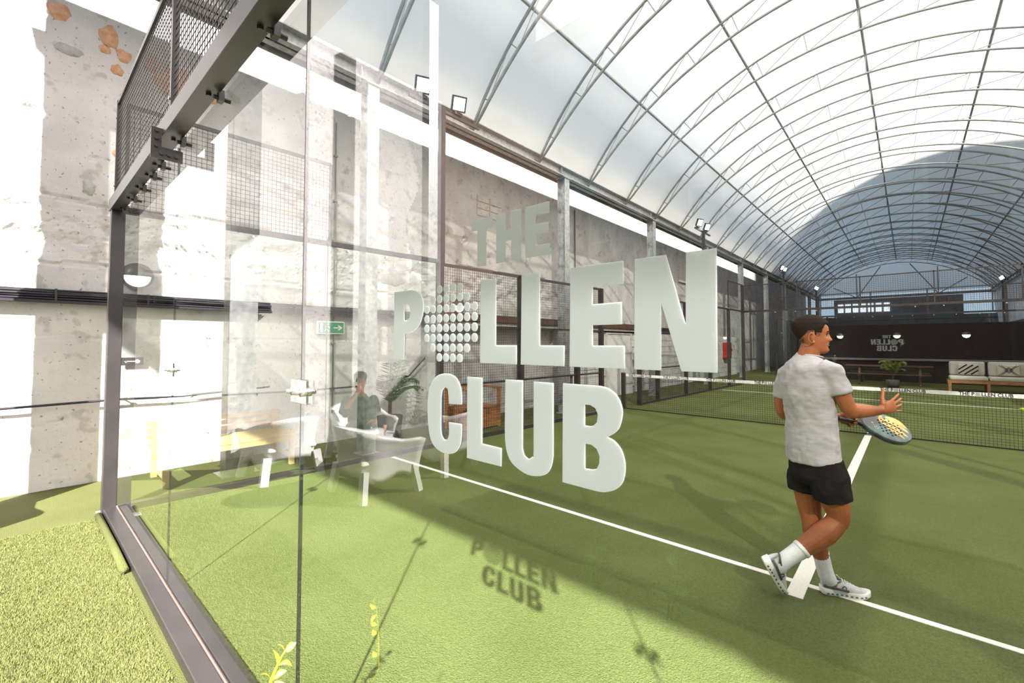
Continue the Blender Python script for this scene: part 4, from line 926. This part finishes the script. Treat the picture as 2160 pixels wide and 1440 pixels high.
# neck, torso core
body.tube([P(1704,765,3.05),P(1706,745,3.045),P(1712,728,3.035),P(1716,712,3.03)],[(.075,.075),(.064,.062),(.061,.060),(.060,.06)],18,rnd=1)
Bf=(RV*math.cos(.26)+AV*math.sin(.26)).normalized(); Br=(RV*math.sin(.26)-AV*math.cos(.26)).normalized()
body.tube([P(1716,985,3.05),P(1712,930,3.05),P(1709,880,3.05),P(1704,820,3.05),P(1703,785,3.05),P(1706,762,3.05)],[(.12,.08),(.135,.088),(.15,.10),(.17,.10),(.155,.085),(.08,.06)],20,ref=Br,rnd=.6)
# legs
body.tube([P(1742,995,2.97),P(1750,1020,2.96),P(1762,1062,2.97),P(1769,1084,2.975),P(1768,1100,2.98)],[.078,.095,.080,.068,.062],16,rnd=.8)
body.tube([P(1770,1092,2.978),P(1758,1108,2.98),P(1740,1124,2.985),P(1715,1142,2.99),P(1690,1158,2.995),P(1664,1174,3.0),P(1648,1184,3.0)],[.060,.066,.074,.066,.053,.038,.034],16,rnd=.8)
body.ell(P(1778,1093,2.972),(.038,.038,.042))
body.tube([P(1704,995,3.13),P(1702,1030,3.14),P(1708,1075,3.13),P(1712,1095,3.12),P(1716,1120,3.12),P(1726,1155,3.10),P(1740,1195,3.08),P(1744,1212,3.075)],[.078,.086,.070,.062,.066,.058,.037,.033],16,rnd=.8)
# feet cores
body.tube([P(1640,1182,3.0),P(1638,1205,3.02),P(1646,1228,3.05)],[.030,.026,.020],12,rnd=1); body.tube([P(1742,1212,3.075),P(1760,1234,3.06),P(1790,1242,3.06)],[.032,.026,.018],12,rnd=1)
# right arm
body.tube([P(1752,785,2.90),P(1766,812,2.88),P(1778,838,2.872),P(1789,860,2.87),P(1797,869,2.872)],[.056,.054,.049,.046,.043],16,rnd=.9)
body.tube([P(1793,864,2.87),P(1808,866,2.885),P(1826,866,2.905),P(1845,866,2.925),P(1857,865,2.935)],[.045,.049,.043,.034,.029],16,rnd=.8)
wr=P(1860,864,2.937); kn=P(1897,851,2.945)
hand(body,wr,kn-wr,(-AV*.8+Vector((0,0,.2))-RV*.3),ZV,[.10,.16,.18,.10],.30,L=.19,th_open=1.0,thumb_curl=.05)
# left arm
body.tube([P(1664,790,3.21),P(1654,820,3.25),P(1648,846,3.27),P(1650,868,3.27),P(1655,874,3.27)],[.052,.050,.045,.042,.040],16,rnd=.9)
body.tube([P(1652,868,3.27),P(1690,880,3.23),P(1725,886,3.20),P(1752,884,3.16),P(1764,882,3.14)],[.042,.045,.038,.030,.027],16,rnd=.8)
GR0=P(1772,884,3.09); GR1=P(1800,889,3.075)
wl_=P(1767,880,3.125)
hand(body,wl_,(P(1785,884,3.125)-wl_),(AV*.5+ZV*.8),(RV*.2-AV*.4+ZV*.9),[1.05,1.1,1.15,1.15],.02,L=.175,th_open=.6,thumb_curl=.8)
bo=rem(body.build('body',M['skin'],mp,True,label='warm brown skin'),.0042,4,.5)
hr_m=mat('black_hair',(.012,.008,.007),.75,c2=(.028,.018,.014),ns=200,bump=.6,bs=260,spec=.12); hair(mp,T,HS,hr_m,.014)
# fade below the hairline
M['fade']=mat('hair_fade',(.12,.058,.034),.7,c2=(.085,.042,.026),ns=300)
def patch(cond,off,m,name,parent,T):
    n=96;mz=100;vs=[];fs=[];idx={}
    def ok(i,j): p=headpt(2*PI*(i%n)/n,.236*j/mz,0,False); return cond(p)
    def vid(i,j):
        k=(i%n,j)
        if k not in idx: idx[k]=len(vs); vs.append(T(headpt(2*PI*(i%n)/n,.236*j/mz,off,True)))
        return idx[k]
    for j in range(mz):
        for i in range(n):
            if ok(i,j) and ok(i+1,j) and ok(i,j+1) and ok(i+1,j+1): fs.append((vid(i,j),vid(i+1,j),vid(i+1,j+1),vid(i,j+1)))
    b=MB(); b.add(vs,fs); return b.build(name,m,parent,True)
def fadec(p):
    return p.x<.03 and not hairline(p) and (p.z>.056 if p.x<-.05 else (p.z>.128 if p.x<-.0 else p.z>.112))
patch(fadec,.0016,M['fade'],'hair_fade',mp,T)
# eyes, brows, mouth
for sg in (-1,1):
    ax=(hfx,hly,hup); b=MB(); b.ell(T(Vector((.060,sg*.030,.1175))),(.0095,.0115,.0075),ax); e=b.build('eye',mat('eye_white',(.42,.38,.36),.4),mp,True); b=MB(); b.ell(T(Vector((.0672,sg*.031,.117))),(.004,.0065,.0065),ax); b.build('iris',M['net'],e,True)
    b=MB(); b.tube([T(headpt(a*sg,z_,.0015)) for a,z_ in ((.16,.136),(.32,.141),(.52,.142),(.72,.137))],[(.0035,.003),(.0042,.003),(.004,.003),(.002,.002)],8); b.build('eyebrow',hr_m,mp,True)
    b=MB(); b.tube([T(headpt(a*sg,z_,.0008)) for a,z_ in ((.24,.122),(.38,.126),(.55,.121))],.0018,6); b.build('eyelid',hr_m,mp,True)
b=MB(); b.tube([T(headpt(a,.061+.006*a*a*3,.0012)) for a in [-.36+.09*k for k in range(9)]],[(.0042,.003)]*9,8,ref=hup); b.build('teeth',M['white'],mp,True)
b=MB()
for zz,c in ((.0675,.006),(.0535,.004)): b.tube([T(headpt(a,zz+c*a*a*3,.0005)) for a in [-.40+.1*k for k in range(9)]],[(.0028,.0028)]*9,8,ref=hup)
b.build('lips',M['lip'],mp,True)
# T-shirt
sh=MB(); D=3.05
sh.tube([P(1716,971,D),P(1713,950,D),P(1711,920,D),P(1710,890,D),P(1707,860,D),P(1704,830,D),P(1702,805,D),P(1702,785,D),P(1703,770,D),P(1706,757,D),P(1709,750,3.048)],
  [(.186,.128),(.182,.125),(.176,.120),(.172,.118),(.174,.120),(.184,.124),(.188,.122),(.178,.112),(.150,.095),(.100,.080),(.080,.074)],28,ref=Br)
sh.tube([P(1732,778,2.95),P(1754,787,2.895),P(1764,808,2.882),P(1772,830,2.874)],[(.070,.062),(.078,.070),(.073,.068),(.068,.066)],20)
sh.tube([P(1682,780,3.15),P(1662,792,3.215),P(1654,818,3.25),P(1650,838,3.262)],[(.070,.062),(.076,.066),(.070,.064),(.064,.060)],20)
so_=rem(sh.build('t_shirt',M['shirt'],mp,True,label='light grey marl short sleeve shirt'),.008,7,.5)
tx=bpy.data.textures.new('folds','CLOUDS'); tx.noise_scale=.09
dm_=so_.modifiers.new('d','DISPLACE'); dm_.texture=tx; dm_.strength=.022; dm_.mid_level=.5
b=MB(); b.tube([P(1709,752,3.048)+ (Br*math.cos(a)*.074+Bf*math.sin(a)*.070)+ZV*(.012*math.sin(a)*-1+.004) for a in [2*PI*k/24 for k in range(25)]],.005,6); b.build('collar',M['shirt'],mp,True)
# shorts
s_=MB(); s_.tube([P(1716,946,D),P(1716,958,D),P(1717,975,D),P(1720,1000,D),P(1722,1012,D)],[(.158,.108),(.165,.114),(.172,.120),(.172,.128),(.14,.11)],24,ref=Br)
s_.tube([P(1740,970,2.97),P(1746,1005,2.96),P(1753,1032,2.955),P(1757,1053,2.955)],[(.105,.10),(.115,.112),(.112,.113),(.108,.110)],22)
s_.tube([P(1702,975,3.13),P(1699,1000,3.14),P(1697,1018,3.145),P(1697,1034,3.145)],[(.10,.095),(.108,.100),(.105,.100),(.102,.098)],22)
o=rem(s_.build('shorts',M['shorts'],mp,True,label='black running shorts'),.008,4,.5); dm_=o.modifiers.new('d','DISPLACE'); dm_.texture=tx; dm_.strength=.018
# socks
b=MB(); b.tube([P(1693,1156,2.994),P(1690,1158,2.995),P(1675,1168,3.0),P(1660,1178,3.0),P(1646,1190,3.005),P(1640,1204,3.02)],[.058,.056,.052,.050,.049,.043],18,rnd=.4); s1=b.build('sock',M['sock'],mp,True)
b=MB(); b.tube([P(1694,1155.5,2.994),P(1688,1160,2.996)],[.0595,.0585],20); b.build('sock_cuff',M['white'],s1,True)
b=MB(); b.tube([P(1731,1166,3.098),P(1734,1178,3.09),P(1738,1195,3.082),P(1743,1212,3.075),P(1752,1228,3.066)],[.049,.049,.049,.049,.044],18,rnd=.4); s2=b.build('sock',M['sock'],mp,True)
b=MB(); b.tube([P(1730,1163,3.099),P(1732,1169,3.096)],[.0515,.051],20); b.build('sock_cuff',M['white'],s2,True)
# shoes
h=P(1606,1180,3.01); tt=P(1647,1249,3.055); up=(P(1650,1190,3.0)-P(1615,1205,3.03))
shoe(mp,h,tt-h,up,1,'shoe','grey running shoe standing on its toe')
h=P(1731,1240,3.085); tt=P(1822,1251,3.035); h.z=.004; tt.z=.004
shoe(mp,h,tt-h,ZV,1,'shoe')
# ---------------- racket
rk=thing('padel_racket','black and teal padel racket with orange leaf pattern held by the man in grey','racket',tuple(P(1862,902,3.06)))
L0=P(1770,882,3.105); L1=P(1919,915,3.045); ld=(L1-L0).normalized(); RL=(L1-L0).length
wd=(-AV*.74-ZV*.67); wd=(wd-ld*wd.dot(ld)).normalized(); rn=wd.cross(ld); 
if rn.z<0: rn=-rn
def RP(a,b_,c=0): return L0+ld*a+wd*b_+rn*c     # a along, b across
def outline(k=1.0,n=40):
    out=[]; c=RL-.138
    for i in range(n):
        t=2*PI*i/n; r=.138*k; x=math.cos(t)*r; y=math.sin(t)*.122*k
        if x<0: x*=1.12+.14*abs(math.cos(t)); y*=1-.18*abs(math.cos(t))**2
        out.append((c+x,y))
    return out
b=MB(); O1=outline(1); O2=outline(.955); n=len(O1); h_=.018
V=[RP(x,y,-h_*.6) for x,y in O1]+[RP(x,y,h_*.6) for x,y in O1]+[RP(x,y,h_) for x,y in O2]+[RP(x,y,-h_) for x,y in O2]
F=[(i,(i+1)%n,n+(i+1)%n,n+i) for i in range(n)]+[(n+i,n+(i+1)%n,2*n+(i+1)%n,2*n+i) for i in range(n)]+[(3*n+i,3*n+(i+1)%n,(i+1)%n,i) for i in range(n)]+[tuple(2*n+i for i in range(n)),tuple(3*n+i for i in reversed(range(n)))]
b.add(V,F); hd=b.build('racket_head',mat('racket_face',(.035,.045,.045),.3,c2=(.07,.16,.14),ns=9,lo=.45,hi=.6,spec=.6),rk)
b=MB(); b.tube([RP(0,0),RP(.14,0)],[(.017,.015)]*2,10,ref=wd,rnd=.4); b.build('grip',M['black'],rk,True)
b=MB()
for sg in (-1,1): b.tube([RP(.12,0),RP(.155,sg*.02),RP(.20,sg*.058),RP(.235,sg*.085)],[(.012,.014),(.010,.016),(.010,.018),(.012,.018)],8,ref=wd)
b.build('throat',M['black'],rk,True)
om=mat('orange_print',(.75,.30,.06),.35,c2=(.85,.45,.14),ns=14); b=MB(); c0=RL-.125
def strip(P0,P1,w0,bend):
    V=[];m=8
    for i in range(m+1):
        t=i/m; p=Vector(P0).lerp(Vector(P1),t); d=Vector(P1)-Vector(P0); nn=Vector((-d.y,d.x)).normalized(); p=p+nn*bend*math.sin(PI*t); w=w0*math.sin(PI*min(1,.12+t*.88))**.7
        V+=[RP(p.x-nn.x*w,p.y-nn.y*w,h_+.0008),RP(p.x+nn.x*w,p.y+nn.y*w,h_+.0008)]
    b.add(V,[(2*i,2*i+1,2*i+3,2*i+2) for i in range(m)])
strip((c0-.005,-.095),(c0+.105,-.02),.020,-.022); strip((c0-.035,-.070),(c0+.105,.018),.019,-.018); strip((c0-.045,-.030),(c0+.085,.060),.016,-.014); strip((c0-.03,.01),(c0+.055,.085),.012,-.010); strip((c0-.03,-.098),(c0-.05,-.02),.012,.01)
b.build('leaf_print',om,rk)
b=MB(); k=0
for i in range(7):
    for j in range(7):
        x=c0-.068+i*.024; y=-.072+j*.024+(.012 if i%2 else 0)
        if ((x-c0+.01)/.085)**2+(y/.08)**2<1: b.tube([RP(x,y,h_+.0002),RP(x,y,h_+.0016)],.0055,10)
b.build('holes',M['net'],rk,kind='stuff')
b=MB(); b.tube([RP(c0-.118,-.01,h_+.0008),RP(c0-.118,-.01,h_+.0016)],.008,8)
for i in range(5): a=i*2*PI/5; b.tube([RP(c0-.105+.011*math.cos(a),.03+.011*math.sin(a),h_+.0008),RP(c0-.105+.011*math.cos(a),.03+.011*math.sin(a),h_+.0016)],.005,8)
b.build('white_emblem',M['cushion'],rk)
# ---------------- ball and the second racket at the right edge
bp=P(2157,864,7.2); b=MB(); b.ell(bp,(.034,.034,.034)); tag(b.build('padel_ball',M['ball'],None,True),'yellow padel ball in the air in front of the net at the right edge','ball')
# ---------------- seated person mirrored in the glass (behind the camera to the left)
sp_=thing('person','seated person in dark clothes holding a hand to the face, mirrored in the glass','person',(-6.1,-2.0,0))
q=MB(); sx,sy=-6.1,-2.0; f=Vector((.85,.5,0)).normalized(); r_=f.cross(ZV)
c=Vector((sx,sy,0)); V3=lambda a,b_,z: c+f*a+r_*b_+ZV*z
q2=MB(); Ts,a1,a2,a3=head(q2,V3(.16,0,1.04),(f-ZV*.25).normalized(),ZV,1.0,40,40)
q2.tube([V3(.02,0,.92),V3(.10,0,1.02),V3(.13,0,1.12)],[.06,.055,.055],12,rnd=1)
q2.tube([V3(.30,-.18,.80),V3(.30,-.05,.98),V3(.27,0,1.06)],[.035,.032,.028],10,rnd=1); hand(q2,V3(.28,-.02,1.02),Vector((-.1,.1,1)),f,r_,.8,.05,.17)
hand(q2,V3(.42,.2,.62),f,ZV,-r_,.5,.05,.17)
rem(q2.build('body',M['skin'],sp_,True),.007,3); 
q.tube([V3(-.05,0,.42),V3(-.06,0,.6),V3(-.04,0,.78),V3(.0,0,.92)],[(.17,.13),(.18,.13),(.20,.12),(.10,.09)],18,ref=r_,rnd=.5)
for sg in (-1,1):
    q.tube([V3(-.02,sg*.19,.86),V3(.06,sg*.24,.70),V3(.22,sg*.20,.72 if sg<0 else .64)],[.07,.06,.05],12,rnd=1); q.tube([V3(.18,sg*.20,.68),V3(.34,sg*.17,.72 if sg<0 else .62)],[.05,.042],12,rnd=.5)
rem(q.build('dark_jacket',M['dark'],sp_,True),.012,5)
q=MB()
for sg in (-1,1):
    q.tube([V3(-.02,sg*.09,.47),V3(.22,sg*.11,.50),V3(.44,sg*.13,.50)],[.10,.085,.065],14,rnd=1); q.tube([V3(.44,sg*.13,.50),V3(.46,sg*.14,.28),V3(.42,sg*.15,.08)],[.062,.055,.045],14,rnd=.6)
rem(q.build('dark_trousers',M['black'],sp_,True),.012,5)
hair(sp_,Ts,1.0,hr_m,.02)
for sg in (-1,1): shoe(sp_,V3(.36,sg*.15,0),f,ZV)

# ---------------- second player just past the right edge, beyond the net
def Q(lx,dy,z): return Vector((2.05,11.2,0))+RV*lx+AV*dy+ZV*z
p2=thing('person','second player standing beyond the net at the right edge, holding a pale racket','person',(2.05,11.2,0))
q=MB(); T2,_,_,_=head(q,Q(.35,0,1.56),-RV,ZV,1.0,36,36)
q.tube([Q(.36,0,1.40),Q(.36,0,1.5),Q(.36,0,1.6)],[.07,.055,.055],12,rnd=1)
for sg in (-1,1): q.tube([Q(.36,sg*.10,.95),Q(.34,sg*.12,.5),Q(.38,sg*.13,.10)],[.09,.06,.042],14,rnd=.6)
q.tube([Q(.36,-.2,1.36),Q(.30,-.24,1.12),Q(.10,-.22,1.13),Q(.0,-.20,1.16)],[.05,.042,.034,.028],12,rnd=1); hand(q,Q(.0,-.20,1.16),-RV,-AV,ZV,1.0,.05,.17)
q.tube([Q(.36,.2,1.36),Q(.40,.24,1.1),Q(.30,.2,.92)],[.05,.042,.03],12,rnd=1); hand(q,Q(.30,.2,.92),-ZV,RV,-RV,.4,.1,.17)
rem(q.build('body',M['skin'],p2,True),.007,3)
q=MB(); q.tube([Q(.36,0,.88),Q(.36,0,1.1),Q(.36,0,1.3),Q(.36,0,1.42)],[(.16,.12),(.15,.115),(.19,.12),(.09,.08)],18,ref=AV,rnd=.4)
for sg in (-1,1): q.tube([Q(.36,sg*.16,1.36),Q(.34,sg*.23,1.2)],[.07,.06],12,rnd=.4)
rem(q.build('dark_shirt',M['darkgrey'],p2,True),.012,4)
q=MB(); q.tube([Q(.36,0,.98),Q(.36,0,.84)],[(.165,.12),(.17,.13)],16,ref=AV,rnd=.4)
for sg in (-1,1): q.tube([Q(.36,sg*.10,.9),Q(.35,sg*.115,.58)],[.105,.10],14)
rem(q.build('shorts',M['shorts'],p2,True),.012,3); hair(p2,T2,1.0,hr_m,.015)
for sg in (-1,1): shoe(p2,Q(.43,sg*.13,0),-RV,ZV)
r2=thing('padel_racket','pale racket held by the second player at the right edge','racket',tuple(Q(-.1,-.2,1.2)))
c=Q(-.17,-.2,1.235); l_=(-RV*.8+ZV*.6).normalized(); w_=(AV*.25+ZV*.5+RV*.6); w_=(w_-l_*w_.dot(l_)).normalized(); n_=l_.cross(w_)
b=MB(); b.tube([c-n_*.018,c-n_*.012,c+n_*.012,c+n_*.018],[(.128,.118),(.138,.128),(.138,.128),(.128,.118)],28,ref=l_); b.build('racket_head',M['cushion'],r2)
b=MB()
for i in range(-2,3):
    for j in range(-2,3): 
        p_=c+l_*i*.03+w_*j*.03; b.tube([p_-n_*.0195,p_+n_*.0195],.007,8)
b.build('holes',M['net'],r2,kind='stuff')
b=MB(); b.tube([c-l_*.12,c-l_*.20],.016,10,rnd=.5); b.build('grip',M['black'],r2,True)
